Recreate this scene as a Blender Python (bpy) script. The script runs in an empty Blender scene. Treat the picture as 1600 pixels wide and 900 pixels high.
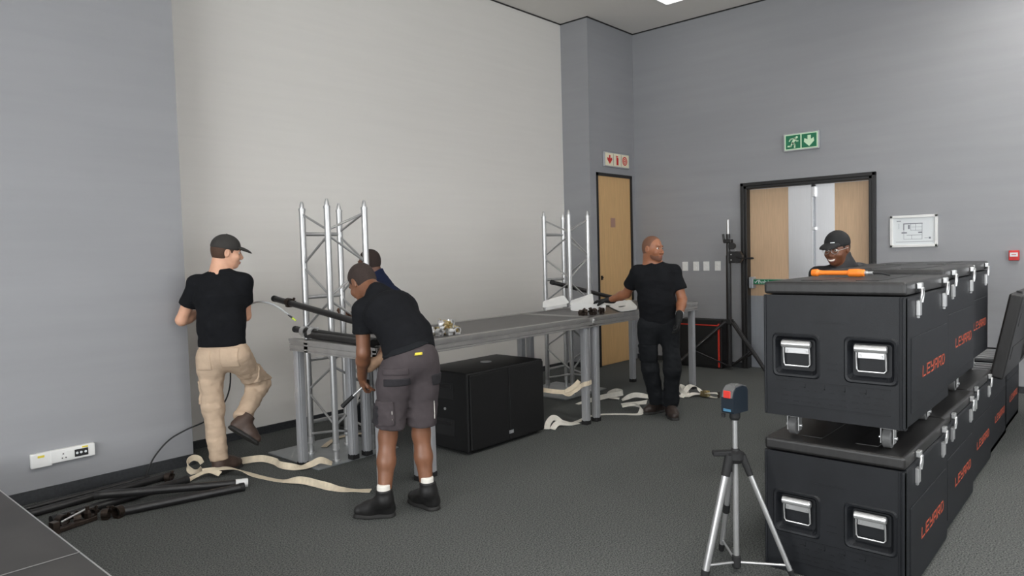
import bpy, bmesh, math, random
import numpy as np
from mathutils import Vector, Matrix

random.seed(7)
SC = bpy.context.scene
COL = SC.collection

# ------------------------------------------------------------------ camera
cam_d = bpy.data.cameras.new('camera')
cam = bpy.data.objects.new('camera', cam_d)
COL.objects.link(cam)
cam_d.sensor_width = 36.0
cam_d.lens = 1106.3 / 1600 * 36.0
cam_d.clip_start = 0.05
RX = Vector((0.66652885, -0.74500757, -0.02651439))
DN = Vector((-0.05395201, -0.01273403, -0.99846233))
FW = Vector((0.74352436, 0.66693445, -0.04868225))
cam.matrix_world = Matrix(((RX.x, -DN.x, -FW.x, 0), (RX.y, -DN.y, -FW.y, 0),
                           (RX.z, -DN.z, -FW.z, 1.6), (0, 0, 0, 1)))
SC.camera = cam

# ------------------------------------------------------------------ world, exposure, daylight
W = bpy.data.worlds.new('world'); SC.world = W
W.use_nodes = True
W.node_tree.nodes['Background'].inputs[0].default_value = (0.85, 0.92, 1.0, 1)
W.node_tree.nodes['Background'].inputs[1].default_value = 0.4
SC.view_settings.view_transform = 'Standard'
SC.view_settings.look = 'None'
SC.view_settings.gamma = 1.0
SC.view_settings.use_curve_mapping = False
SC.view_settings.exposure = 0.7

def area_light(name, loc, rot, sx, sy, power, color):
    d = bpy.data.lights.new(name, 'AREA'); d.shape = 'RECTANGLE'
    d.size, d.size_y, d.energy, d.color = sx, sy, power, color
    o = bpy.data.objects.new(name, d); o.location = loc; o.rotation_euler = rot
    COL.objects.link(o); return o
# daylight entering by the window bands of the two walls behind the camera
area_light('daylight_south', (3.0, -4.53, 1.9), (math.radians(90), 0, 0), 9.0, 2.0, 150, (0.97, 0.99, 1.0))
area_light('daylight_west', (-4.53, 0.6, 1.9), (math.radians(90), 0, math.radians(-90)), 7.0, 2.0, 300, (0.97, 0.99, 1.0))

# ------------------------------------------------------------------ materials
def lin(c):
    return tuple(((v / 12.92) if v <= 0.04045 else ((v + 0.055) / 1.055) ** 2.4) for v in c)
def rgb(r, g, b): return lin((r / 255, g / 255, b / 255))
MATS = {}
def mat(name, col, rough=0.6, metal=0.0, var=0.0, scale=8.0, stretch=(1, 1, 1), bump=0.0, bscale=60.0,
        emit=0.0, spec=0.5, aniso=0.0, sheen=0.0, col2=None, detail=4.0, bdist=0.01):
    if name in MATS: return MATS[name]
    m = bpy.data.materials.new(name); m.use_nodes = True
    nt = m.node_tree; b = nt.nodes['Principled BSDF']
    b.inputs['Base Color'].default_value = (*col, 1)
    b.inputs['Roughness'].default_value = rough
    b.inputs['Metallic'].default_value = metal
    b.inputs['Specular IOR Level'].default_value = spec
    if aniso: b.inputs['Anisotropic'].default_value = aniso
    if sheen: b.inputs['Sheen Weight'].default_value = sheen
    if emit:
        b.inputs['Emission Color'].default_value = (*col, 1)
        b.inputs['Emission Strength'].default_value = emit
    tc = nt.nodes.new('ShaderNodeTexCoord')
    if var or col2:
        mp = nt.nodes.new('ShaderNodeMapping'); mp.inputs['Scale'].default_value = stretch
        nz = nt.nodes.new('ShaderNodeTexNoise'); nz.inputs['Scale'].default_value = scale
        nz.inputs['Detail'].default_value = detail
        rp = nt.nodes.new('ShaderNodeValToRGB')
        c2 = col2 if col2 else tuple(min(1, c * (1 + var)) for c in col)
        c1 = col if col2 else tuple(c * (1 - var) for c in col)
        rp.color_ramp.elements[0].color = (*c1, 1); rp.color_ramp.elements[1].color = (*c2, 1)
        rp.color_ramp.elements[0].position = 0.32; rp.color_ramp.elements[1].position = 0.68
        nt.links.new(tc.outputs['Object'], mp.inputs['Vector'])
        nt.links.new(mp.outputs['Vector'], nz.inputs['Vector'])
        nt.links.new(nz.outputs['Fac'], rp.inputs['Fac'])
        nt.links.new(rp.outputs['Color'], b.inputs['Base Color'])
    if bump:
        n2 = nt.nodes.new('ShaderNodeTexNoise'); n2.inputs['Scale'].default_value = bscale
        n2.inputs['Detail'].default_value = 3.0
        mp2 = nt.nodes.new('ShaderNodeMapping'); mp2.inputs['Scale'].default_value = stretch
        bp = nt.nodes.new('ShaderNodeBump'); bp.inputs['Strength'].default_value = bump
        bp.inputs['Distance'].default_value = bdist
        nt.links.new(tc.outputs['Object'], mp2.inputs['Vector'])
        nt.links.new(mp2.outputs['Vector'], n2.inputs['Vector'])
        nt.links.new(n2.outputs['Fac'], bp.inputs['Height'])
        nt.links.new(bp.outputs['Normal'], b.inputs['Normal'])
    MATS[name] = m
    return m

M_WHITE = mat('white_wall_paint', rgb(224, 221, 216), 0.55, var=0.012, scale=2.2, stretch=(0.5, 0.5, 9), bump=0.05, bscale=3, spec=0.35)
M_GREY = mat('grey_wall_paint', rgb(150, 151, 154), 0.5, var=0.03, scale=1.6, stretch=(0.5, 0.5, 6), bump=0.05, bscale=3, spec=0.4)
M_CEIL = mat('ceiling_paint', rgb(226, 222, 216), 0.8, var=0.015, scale=1.0)
M_CARPET = mat('charcoal_carpet', rgb(51, 53, 53), 0.95, col2=rgb(114, 116, 114), scale=120, detail=6, bump=0.9, bscale=160, spec=0.1, bdist=0.006)
M_BASE = mat('dark_skirting', rgb(46, 48, 51), 0.6, var=0.25, scale=60)
M_BLACKPAINT = mat('black_frame_paint', rgb(30, 29, 29), 0.45)
M_WOOD = mat('pale_oak_veneer', rgb(200, 170, 138), 0.45, var=0.07, scale=5, stretch=(14, 14, 0.8))
M_WOOD2 = mat('honey_oak_veneer', rgb(205, 168, 118), 0.45, var=0.07, scale=5, stretch=(14, 14, 0.8))
M_STEEL = mat('brushed_steel', rgb(236, 236, 238), 0.36, 1.0, var=0.03, scale=5, stretch=(1, 60, 1))
M_STEELDK = mat('grey_kick_plate', rgb(160, 164, 170), 0.4, 0.3, var=0.05, scale=4, stretch=(1, 20, 1))
M_ALU = mat('mill_aluminium', rgb(186, 187, 190), 0.42, 0.55, var=0.06, scale=14, stretch=(1, 1, 0.3))
M_ALUT = mat('bright_tube_aluminium', rgb(190, 190, 190), 0.34, 0.72, var=0.05, scale=20)
M_ALUR = mat('deck_rail_aluminium', rgb(160, 158, 156), 0.45, 0.5, var=0.08, scale=10)
M_PLATE = mat('galvanised_plate', rgb(158, 162, 164), 0.45, 0.5, var=0.1, scale=9)
M_DECK = mat('deck_board', rgb(70, 67, 66), 0.4, var=0.14, scale=3, stretch=(0.4, 5, 1))
M_RUBBER = mat('black_rubber', rgb(24, 24, 25), 0.7)
M_PIPE = mat('black_powder_coat', rgb(33, 32, 33), 0.38, var=0.2, scale=20)
M_PLASTIC = mat('black_case_plastic', rgb(21, 23, 27), 0.5, spec=0.35, var=0.18, scale=7, bump=0.25, bscale=240, bdist=0.002)
M_PLID = mat('dusty_lit_case_lid', rgb(34, 33, 33), 0.36, var=0.25, scale=5, stretch=(1, 6, 1), bump=0.25, bscale=240, bdist=0.002)  # lighter than the case body: dust plus reflected light put into the colour
M_CHROME = mat('zinc_chrome', rgb(222, 222, 222), 0.28, 0.75)
M_ORANGE = mat('red_orange_logo', rgb(176, 76, 52), 0.65)
M_TOOLOR = mat('orange_plastic', rgb(240, 128, 38), 0.45)
M_SUB = mat('black_speaker_paint', rgb(15, 15, 16), 0.55, bump=0.35, bscale=400, bdist=0.001)
M_GRILLE = mat('black_grille', rgb(11, 11, 12), 0.6, bump=0.5, bscale=600, bdist=0.001)
M_RED = mat('red_trim', rgb(205, 52, 36), 0.5)
M_CREAM = mat('cream_webbing', rgb(218, 204, 180), 0.85, var=0.08, scale=30, bump=0.3, bscale=300, bdist=0.001)
M_WEB = mat('white_webbing', rgb(226, 222, 212), 0.85, var=0.07, scale=30, bump=0.3, bscale=300, bdist=0.001)
M_WPLAS = mat('white_plastic', rgb(232, 232, 230), 0.45, var=0.02, scale=10)
M_GOLD = mat('brass_zinc', rgb(214, 196, 150), 0.3, 1.0, var=0.1, scale=30)
M_DKMET = mat('dark_bronze_steel', rgb(72, 62, 56), 0.42, 0.8, var=0.25, scale=40)
M_GREEN = mat('exit_green', rgb(20, 116, 78), 0.5)
M_GLOW = mat('photoluminescent_cream', rgb(214, 240, 206), 0.5)
M_SIGNRED = mat('fire_red', rgb(206, 44, 40), 0.5)
M_SIGNCREAM = mat('sign_cream', rgb(238, 232, 206), 0.5)
M_PAPER = mat('paper', rgb(226, 230, 232), 0.6)
M_INK = mat('ink_grey', rgb(128, 132, 140), 0.7)
M_LAMP = mat('lamp_diffuser', (1.0, 0.985, 0.96), 0.5, emit=34.0)
M_LAMPDIM = mat('dimmed_lamp_diffuser', (1.0, 0.985, 0.96), 0.5, emit=1.2)
M_BLUEBK = mat('blue_black_plastic', rgb(24, 34, 44), 0.45)
M_GREYP = mat('grey_plastic', rgb(96, 96, 96), 0.5)
M_DARKGLASS = mat('dark_lens', rgb(60, 10, 10), 0.1)
M_YELLOW = mat('yellow_sticker', rgb(226, 206, 70), 0.5)
M_CABLE = mat('black_cable', rgb(22, 22, 23), 0.55)
M_CABLEG = mat('grey_cable', rgb(176, 178, 180), 0.5)
M_FOAM = mat('dark_foam', rgb(24, 24, 25), 0.9)
M_GLASS = mat('window_glass', rgb(225, 235, 245), 0.05)

# ------------------------------------------------------------------ mesh builder
def unit(v):
    v = Vector(v); return v.normalized()
def frame(d):
    d = unit(d)
    u = d.cross(Vector((0, 0, 1)))
    if u.length < 1e-4: u = Vector((1, 0, 0))
    u.normalize(); return u, d.cross(u).normalized(), d

class MB:
    def __init__(s): s.v = []; s.f = []; s.sm = []
    def add(s, vs, fs, smooth=False):
        n = len(s.v); s.v += [tuple(x) for x in vs]
        for f in fs: s.f.append(tuple(i + n for i in f)); s.sm.append(smooth)
        return s
    def box(s, a, b, bev=0.0, mtx=None):
        x0, y0, z0 = (min(a[i], b[i]) for i in range(3)); x1, y1, z1 = (max(a[i], b[i]) for i in range(3))
        if bev <= 0:
            vs = [(x0, y0, z0), (x1, y0, z0), (x1, y1, z0), (x0, y1, z0), (x0, y0, z1), (x1, y0, z1), (x1, y1, z1), (x0, y1, z1)]
            fs = [(3, 2, 1, 0), (4, 5, 6, 7), (0, 1, 5, 4), (1, 2, 6, 5), (2, 3, 7, 6), (3, 0, 4, 7)]
            if mtx: vs = [mtx @ Vector(q) for q in vs]
            return s.add(vs, fs)
        bm = bmesh.new(); bmesh.ops.create_cube(bm, size=1)
        for q in bm.verts: q.co = Vector(((x0 + x1) / 2 + q.co.x * (x1 - x0), (y0 + y1) / 2 + q.co.y * (y1 - y0), (z0 + z1) / 2 + q.co.z * (z1 - z0)))
        bmesh.ops.bevel(bm, geom=bm.edges[:], offset=bev, segments=3 if bev > 0.012 else 2, affect='EDGES', profile=0.5)
        return s.bm(bm, mtx)
    def bm(s, bm, mtx=None, smooth=False):
        bm.verts.index_update()
        vs = [(mtx @ q.co) if mtx else q.co.copy() for q in bm.verts]
        fs = [tuple(q.index for q in f.verts) for f in bm.faces]
        bm.free(); return s.add(vs, fs, smooth)
    def cone(s, a, b, r1, r2=None, n=12, caps=True, smooth=True):
        r2 = r1 if r2 is None else r2
        a, b = Vector(a), Vector(b); u, w, d = frame(b - a)
        ra = [a + (u * math.cos(t) + w * math.sin(t)) * r1 for t in [2 * math.pi * i / n for i in range(n)]]
        rb = [b + (u * math.cos(t) + w * math.sin(t)) * r2 for t in [2 * math.pi * i / n for i in range(n)]]
        s.add(ra + rb, [(i, (i + 1) % n, n + (i + 1) % n, n + i) for i in range(n)], smooth)
        if caps:
            if r1 > 1e-5: s.add(ra, [tuple(reversed(range(n)))])
            if r2 > 1e-5: s.add(rb, [tuple(range(n))])
        return s
    def lathe(s, a, d, prof, n=16, smooth=True):
        a = Vector(a); u, w, d = frame(d)
        for (h1, r1), (h2, r2) in zip(prof[:-1], prof[1:]):
            ra = [a + d * h1 + (u * math.cos(t) + w * math.sin(t)) * r1 for t in [2 * math.pi * i / n for i in range(n)]]
            rb = [a + d * h2 + (u * math.cos(t) + w * math.sin(t)) * r2 for t in [2 * math.pi * i / n for i in range(n)]]
            s.add(ra + rb, [(i, (i + 1) % n, n + (i + 1) % n, n + i) for i in range(n)], smooth)
        h, r = prof[0]
        if r > 1e-5: s.add([a + d * h + (u * math.cos(t) + w * math.sin(t)) * r for t in [2 * math.pi * i / n for i in range(n)]], [tuple(reversed(range(n)))])
        h, r = prof[-1]
        if r > 1e-5: s.add([a + d * h + (u * math.cos(t) + w * math.sin(t)) * r for t in [2 * math.pi * i / n for i in range(n)]], [tuple(range(n))])
        return s
    def tube(s, pts, r, n=8, closed=False):
        pts = [Vector(p) for p in pts]; m = len(pts); rings = []; up = None
        for i, p in enumerate(pts):
            if closed: t = pts[(i + 1) % m] - pts[i - 1]
            else: t = pts[min(i + 1, m - 1)] - pts[max(i - 1, 0)]
            t.normalize()
            if up is None:
                u, w, _ = frame(t)
            else:
                u = (up - t * up.dot(t)).normalized(); w = t.cross(u)
            up = u
            rr = r[i] if isinstance(r, (list, tuple)) else r
            rings.append([p + (u * math.cos(a) + w * math.sin(a)) * rr for a in [2 * math.pi * k / n for k in range(n)]])
        vs = [q for rg in rings for q in rg]; fs = []
        for i in range(m if closed else m - 1):
            j = (i + 1) % m
            for k in range(n): fs.append((i * n + k, i * n + (k + 1) % n, j * n + (k + 1) % n, j * n + k))
        s.add(vs, fs, True)
        if not closed:
            s.add(rings[0], [tuple(reversed(range(n)))]); s.add(rings[-1], [tuple(range(n))])
        return s
    def prism(s, poly, o, u, v, n, h):
        """polygon poly (2-D) in the frame o + u*x + v*y, extruded along n by h"""
        o, u, v, n = Vector(o), Vector(u), Vector(v), Vector(n)
        k = len(poly)
        a = [o + u * p[0] + v * p[1] for p in poly]; b = [q + n * h for q in a]
        flip = (u.cross(v)).dot(n) * h < 0
        ar = sum(poly[i][0] * poly[(i + 1) % k][1] - poly[(i + 1) % k][0] * poly[i][1] for i in range(k))
        if ar < 0: flip = not flip
        fs = [tuple(reversed(range(k))), tuple(range(k, 2 * k))] + [(i, (i + 1) % k, k + (i + 1) % k, k + i) for i in range(k)]
        if flip: fs = [tuple(reversed(f)) for f in fs]
        return s.add(a + b, fs)
    def ribbon(s, ctrl, width, thick=0.003, seg=8):
        """ctrl: (x, y, z, twist in degrees); a flat strap, twist 0 lies flat, 90 stands on edge"""
        P = [Vector(c[:3]) for c in ctrl]; T = [c[3] for c in ctrl]; pts = []; tw = []
        for i in range(len(P) - 1):
            p0, p1, p2, p3 = P[max(i - 1, 0)], P[i], P[i + 1], P[min(i + 2, len(P) - 1)]
            for k in range(seg):
                t = k / seg
                pts.append(0.5 * ((2 * p1) + (p2 - p0) * t + (2 * p0 - 5 * p1 + 4 * p2 - p3) * t * t + (3 * p1 - p0 - 3 * p2 + p3) * t ** 3))
                tw.append(T[i] + (T[i + 1] - T[i]) * (t * t * (3 - 2 * t)))
        pts.append(P[-1]); tw.append(T[-1])
        vs = []; m = len(pts)
        for i in range(m):
            t = (pts[min(i + 1, m - 1)] - pts[max(i - 1, 0)]).normalized()
            h = Vector((-t.y, t.x, 0))
            if h.length < 1e-3: h = Vector((1, 0, 0))
            h.normalize(); nrm = t.cross(h).normalized()
            if nrm.z < 0: nrm = -nrm
            a = math.radians(tw[i]); wv = h * math.cos(a) + nrm * math.sin(a); nv = nrm * math.cos(a) - h * math.sin(a)
            for sx, sn in ((-1, -1), (1, -1), (1, 1), (-1, 1)): vs.append(pts[i] + wv * (width / 2 * sx) + nv * (thick / 2 * sn))
        zmin = 0.0015
        vs = [Vector((q.x, q.y, max(q.z, zmin))) if q.z < zmin else q for q in vs]
        fs = []
        for i in range(m - 1):
            for k in range(4): fs.append((i * 4 + k, (i + 1) * 4 + k, (i + 1) * 4 + (k + 1) % 4, i * 4 + (k + 1) % 4))
        fs += [(0, 1, 2, 3), tuple((m - 1) * 4 + k for k in (3, 2, 1, 0))]
        return s.add(vs, fs, False)
    def ball(s, c, r, n=12):
        bm = bmesh.new(); bmesh.ops.create_uvsphere(bm, u_segments=n, v_segments=max(6, n // 2 + 1), radius=1)
        rr = (r, r, r) if not isinstance(r, (tuple, list)) else r
        for q in bm.verts: q.co = Vector((c[0] + q.co.x * rr[0], c[1] + q.co.y * rr[1], c[2] + q.co.z * rr[2]))
        return s.bm(bm, None, True)
    def mesh(s, name):
        me = bpy.data.meshes.new(name); me.from_pydata(s.v, [], s.f)
        me.polygons.foreach_set('use_smooth', s.sm); me.update(); return me
    def build(s, name, m, parent=None, loc=(0, 0, 0), rot=(0, 0, 0)):
        me = s.mesh(name); me.materials.append(m)
        return put(me, name, parent, loc, rot)

def put(me, name, parent=None, loc=(0, 0, 0), rot=(0, 0, 0)):
    o = bpy.data.objects.new(name, me); COL.objects.link(o)
    o.location = loc; o.rotation_euler = rot
    if parent is not None: o.parent = parent
    return o
def tag(o, label=None, cat=None, group=None, kind=None):
    if label: o['label'] = label
    if cat: o['category'] = cat
    if group: o['group'] = group
    if kind: o['kind'] = kind
    return o
def thing(name, label, cat, loc=(0, 0, 0), rz=0.0, group=None):
    o = bpy.data.objects.new(name, None); COL.objects.link(o); o.empty_display_size = 0.1
    o.location = loc; o.rotation_euler = (0, 0, rz)
    return tag(o, label, cat, group)
def struct(o): o['kind'] = 'structure'; return o
def copy_tree(o, parent=None, loc=None, rz=None):
    c = o.copy(); COL.objects.link(c); c.parent = parent
    if loc is not None: c.location = loc
    if rz is not None: c.rotation_euler = (0, 0, rz)
    for ch in list(o.children): copy_tree(ch, c)
    return c
def text_mesh(txt, size, name, m, parent, loc, rot, depth=0.001, align='CENTER'):
    cu = bpy.data.curves.new(name, 'FONT'); cu.body = txt; cu.size = size; cu.extrude = depth
    cu.align_x = align; cu.align_y = 'CENTER'
    tmp = bpy.data.objects.new(name + '_tmp', cu); COL.objects.link(tmp)
    dg = bpy.context.evaluated_depsgraph_get(); dg.update()
    me = bpy.data.meshes.new_from_object(tmp.evaluated_get(dg))
    bpy.data.objects.remove(tmp); bpy.data.curves.remove(cu)
    me.materials.clear(); me.materials.append(m); me.name = name
    return put(me, name, parent, loc, rot)
PI = math.pi

def wb(mb, name, m, parent):
    """build a part whose coordinates are world coordinates under an unrotated thing"""
    loc = (0, 0, 0) if parent.parent is not None else tuple(-c for c in parent.location)
    return mb.build(name, m, parent, loc)

# ================================================================== the room
X0, X1, Y0, YP, YW, ZC = -4.5, 9.0, -4.5, 5.6, 6.05, 4.73
PX0, PX1 = 2.416, 7.878
struct(MB().box((X0 - .2, Y0 - .2, -0.1), (X1 + .6, YW + .4, 0)).build('floor', M_CARPET))
LX, LY, LR = (7.8, 4.9, 2.0, -0.9), (0.6, -2.2), .3        # recessed panel lights
cm = MB(); ya = Y0 - .2
for yc in sorted(LY):
    cm.box((X0 - .2, ya, ZC), (X1 + .6, yc - LR, ZC + .2)); xa = X0 - .2
    for xc in sorted(LX): cm.box((xa, yc - LR, ZC), (xc - LR, yc + LR, ZC + .2)); xa = xc + LR
    cm.box((xa, yc - LR, ZC), (X1 + .6, yc + LR, ZC + .2)); ya = yc + LR
cm.box((X0 - .2, ya, ZC), (X1 + .6, YW + .4, ZC + .2)).box((X0 - .2, Y0 - .2, ZC + .2), (X1 + .6, YW + .4, ZC + .25))
struct(cm.build('ceiling', M_CEIL))
struct(MB().box((PX0, YW, 0), (PX1, YW + .2, ZC)).build('wall_back', M_WHITE))
struct(MB().box((X0, YP, 0), (PX0, YW + .2, ZC)).build('wall_left', M_GREY))
# right-hand pier with the single door opening
DA, DB, DT = 8.04, 8.885, 2.665
struct(MB().box((PX1, YP, 0), (DA, YW + .2, ZC)).box((DB, YP, 0), (X1 + .25, YW + .2, ZC)).box((DA, YP, DT), (DB, YW + .2, ZC)).build('wall_pier', M_GREY))
# right wall with the double door opening
FA, FB, FT = 2.37, 3.954, 2.412
struct(MB().box((X1, FB, 0), (X1 + .25, YP, ZC)).box((X1, Y0, 0), (X1 + .25, FA, ZC)).box((X1, FA, FT), (X1 + .25, FB, ZC)).build('wall_right', M_GREY))
# walls behind the camera, each with a window band
def window_wall(name, wn, along, c0, c1, w0, w1, pos, zz=(0.9, 2.9)):
    def bx(a0, a1, z0, z1, t0, t1):
        if along == 'x': return (a0, pos + t0, z0), (a1, pos + t1, z1)
        return (pos + t0, a0, z0), (pos + t1, a1, z1)
    m = MB()
    for q in (bx(c0, c1, 0, zz[0], -.2, 0), bx(c0, c1, zz[1], ZC, -.2, 0), bx(c0, w0, zz[0], zz[1], -.2, 0), bx(w1, c1, zz[0], zz[1], -.2, 0)): m.box(*q)
    struct(m.build(name, M_GREY))
    f = MB(); n = 5
    for i in range(n + 1):
        c = w0 + (w1 - w0) * i / n; f.box(*bx(c - .03, c + .03, zz[0], zz[1], -.17, -.11))
    f.box(*bx(w0, w1, zz[0], zz[0] + .06, -.17, -.11)).box(*bx(w0, w1, zz[1] - .06, zz[1], -.17, -.11))
    wf = struct(f.build(wn, M_ALU))
    for i in range(n):
        a = w0 + (w1 - w0) * i / n; b = w0 + (w1 - w0) * (i + 1) / n
        MB().box(*bx(a + .03, b - .03, zz[0] + .06, zz[1] - .06, -.15, -.14)).build('pane', M_GLASS, wf)
window_wall('wall_south', 'window_1', 'x', X0, X1, -1.5, 7.5, Y0)
window_wall('wall_west', 'window_2', 'y', Y0, YP, -2.9, 4.1, X0)

# skirtings
struct(MB().box((PX0, YW - .012, 0), (PX1, YW, .07)).box((PX0, YW - .016, .058), (PX1, YW, .066)).build('baseboard_back', M_BASE))
struct(MB().box((X0, YP - .012, 0), (PX0 + .012, YP, .085)).box((PX0, YP, 0), (PX0 + .012, YW, .085)).build('baseboard_left', M_BASE))
struct(MB().box((PX1 - .012, YP - .012, 0), (DA - .03, YP, .07)).box((PX1 - .012, YP, 0), (PX1, YW - .012, .07)).build('baseboard_pier', M_BASE))
struct(MB().box((X1 - .012, FB + .03, 0), (X1, YP, .07)).box((X1 - .012, Y0, 0), (X1, FA - .03, .07)).build('baseboard_right', M_BASE))

# shadow gap where ceiling meets the walls
struct(MB().box((PX0, YW - .012, ZC - .014), (PX1, YW, ZC)).build('trim_1', M_BLACKPAINT))
struct(MB().box((PX1 - .01, YP - .012, ZC - .014), (PX1, YW, ZC)).box((PX1 - .01, YP - .012, ZC - .014), (X1, YP, ZC)).build('trim_2', M_BLACKPAINT))
struct(MB().box((X1 - .012, Y0, ZC - .014), (X1, YP, ZC)).build('trim_3', M_BLACKPAINT))

# ------------------------------------------------------------------ single door in the pier
d1 = MB().box((DA, YP + .008, .006), (DB, YP + .05, DT - .03)).build('door_1', M_WOOD2); struct(d1)
m = MB()
for a, b in (((DA - .022, YP - .012, 0), (DA + .012, YP + .1, DT + .012)), ((DB - .012, YP - .012, 0), (DB + .022, YP + .1, DT + .012)), ((DA - .022, YP - .012, DT - .03), (DB + .022, YP + .1, DT + .012))): m.box(a, b)
m.build('door_frame', M_BLACKPAINT, d1)
MB().box((DA + .055, YP - .004, 1.20), (DA + .095, YP + .01, 1.26), .003).build('lock_plate', M_DKMET, d1)
MB().lathe((DA + .075, YP - .02, 1.235), (0, 1, 0), [(0, .010), (.02, .012)], 10).build('keyhole_cover', M_BLACKPAINT, d1)
MB().box((8.36, YP + .002, 1.93), (8.47, YP + .009, 2.06)).build('notice_plate', mat('mauve_plate', rgb(168, 132, 118), .5), d1)

# ------------------------------------------------------------------ double door in the right wall
d2 = MB()
for a, b in (((X1 - .025, FA - .0, 0), (X1 + .13, FA + .055, FT)), ((X1 - .025, FB - .055, 0), (X1 + .13, FB, FT)), ((X1 - .025, FA, FT - .055), (X1 + .13, FB, FT))): d2.box(a, b, .006)
for a, b in (((X1 - .04, FA - .025, 0), (X1 - .0, FA + .02, FT + .025)), ((X1 - .04, FB - .02, 0), (X1, FB + .025, FT + .025)), ((X1 - .04, FA - .025, FT - .02), (X1, FB + .025, FT + .025))): d2.box(a, b, .006)
d2 = struct(d2.build('door_2', M_BLACKPAINT))
DX = X1 + .085; YM = 3.085
L1 = MB().box((DX, YM + .003, .96), (DX + .045, FB - .055, FT - .06)).build('door_leaf', M_WOOD, d2)
L2 = MB().box((DX, FA + .055, .96), (DX + .045, YM - .003, FT - .06)).build('door_leaf', M_WOOD, d2)
MB().box((DX, YM + .003, .008), (DX + .045, FB - .055, .96)).build('kick_plate', M_STEELDK, L1)
MB().box((DX, FA + .055, .008), (DX + .045, YM - .003, .96)).build('kick_plate', M_STEELDK, L2)
MB().box((DX - .006, YM + .003, .97), (DX + .001, YM + .31, FT - .062)).build('steel_panel', M_STEEL, L1)
MB().box((DX - .006, YM - .25, .97), (DX + .001, YM - .003, FT - .062)).build('steel_panel', M_STEEL, L2)
MB().box((DX - .02, YM - .002, .1), (DX - .004, YM + .026, FT - .065), .004).build('astragal', M_STEEL, L1)
rod = MB().cone((DX - .03, YM - .014, 1.2), (DX - .03, YM - .014, 2.2), .009).build('bolt_rod', M_STEELDK, L2)
MB().box((DX - .045, YM - .035, 2.2), (DX - .006, YM + .006, 2.33), .006).build('bolt_case', M_STEEL, rod)
MB().box((DX - .04, YM - .03, 2.325), (DX - .006, YM + .012, 2.352)).build('bolt_keep', M_BLACKPAINT, rod)
MB().box((DX - .042, YM - .034, 1.79), (DX - .006, YM + .006, 1.83), .004).build('rod_guide', M_STEEL, rod)
bar = MB().box((DX - .10, YM + .02, 1.11), (DX - .06, FB - .10, 1.185), .008).build('push_bar', M_STEEL, L1)
for yy in (FB - .10, YM + .05): MB().box((DX - .105, yy - .03, 1.06), (DX - .004, yy + .03, 1.21), .01).build('bar_bracket', M_STEELDK, bar)
lb = MB().box((DX - .104, FB - .60, 1.115), (DX - .099, FB - .135, 1.18)).build('push_label', M_GREEN, bar)
text_mesh('Push bar to open', .058, 'label_text', M_PAPER, lb, (DX - .105, FB - .40, 1.147), (PI / 2, 0, -PI / 2), .0008)
MB().box((DX - .1045, FB - .212, 1.115), (DX - .1035, FB - .208, 1.18)).build('label_rule', M_PAPER, lb)
MB().prism([(-.022, 0), (-.008, -.018), (.022, .018), (.016, .023), (-.008, -.006), (-.017, .005)], (DX - .1045, FB - .172, 1.147), (0, -1, 0), (0, 0, 1), (-1, 0, 0), .001).build('label_tick', M_PAPER, lb)
bar2 = MB().box((DX - .10, FA + .10, 1.11), (DX - .06, YM - .05, 1.185), .008).build('push_bar', M_STEEL, L2)

# ------------------------------------------------------------------ ceiling lights (recessed panels)
def ceiling_light(x, y, label, m=M_LAMP, z=ZC, r=.3):
    t = thing('ceiling_light', label, 'ceiling light', (x, y, z), 0, 'square ceiling panels')
    f = MB()
    for a, b in (((-r, -r, -.012), (r, -r + .02, .0)), ((-r, r - .02, -.012), (r, r, 0)), ((-r, -r, -.012), (-r + .02, r, 0)), ((r - .02, -r, -.012), (r, r, 0))): f.box(a, b)
    f.build('frame', M_WPLAS, t)
    MB().box((-r + .02, -r + .02, -.006), (r - .02, r - .02, -.001)).build('diffuser', m, t)
    return t
ceiling_light(7.955, 4.325, 'square white ceiling panel light above the right wall corner', M_LAMPDIM)
for i, x in enumerate(LX):
    w_ = ('first', 'second', 'third', 'fourth')[i]
    ceiling_light(x, LY[0], w_ + ' recessed ceiling panel light of the middle row, counted from the double door wall', z=ZC + .2, r=LR - .003)
    ceiling_light(x, LY[1], w_ + ' recessed ceiling panel light of the window row, counted from the double door wall', z=ZC + .2, r=LR - .003)

# ------------------------------------------------------------------ signs and fittings on the walls
t = thing('exit_sign', 'green emergency exit sign with running figure and down arrow over the double door', 'sign', (X1, 3.192, 2.89))
# local: u = -y (to the right in the picture), v = z, normal = -x
def face(par, name, poly, m, x, h=.002, ou=0, ov=0, s=1.0):
    return MB().prism([(p[0] * s + ou, p[1] * s + ov) for p in poly], (x, 0, 0), (0, -1, 0), (0, 0, 1), (-1, 0, 0), h).build(name, m, par)
rect = lambda w, h: [(-w / 2, -h / 2), (w / 2, -h / 2), (w / 2, h / 2), (-w / 2, h / 2)]
MB().box((-.03, -.218, -.112), (-.001, .218, .112), .006).build('housing', M_ALU, t)
face(t, 'backing', rect(.40, .19), M_GLOW, -.03)
face(t, 'panel', rect(.178, .166), M_GREEN, -.032, .002, -.097)
face(t, 'panel', rect(.178, .166), M_GREEN, -.032, .002, .097)
face(t, 'arrow', [(-.018, .062), (.022, .062), (.022, .012), (.055, .03), (.062, -.012), (.002, -.072), (-.062, -.012), (-.055, .03), (-.018, .012)], M_GLOW, -.034, .002, .097)
run = MB()
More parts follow.
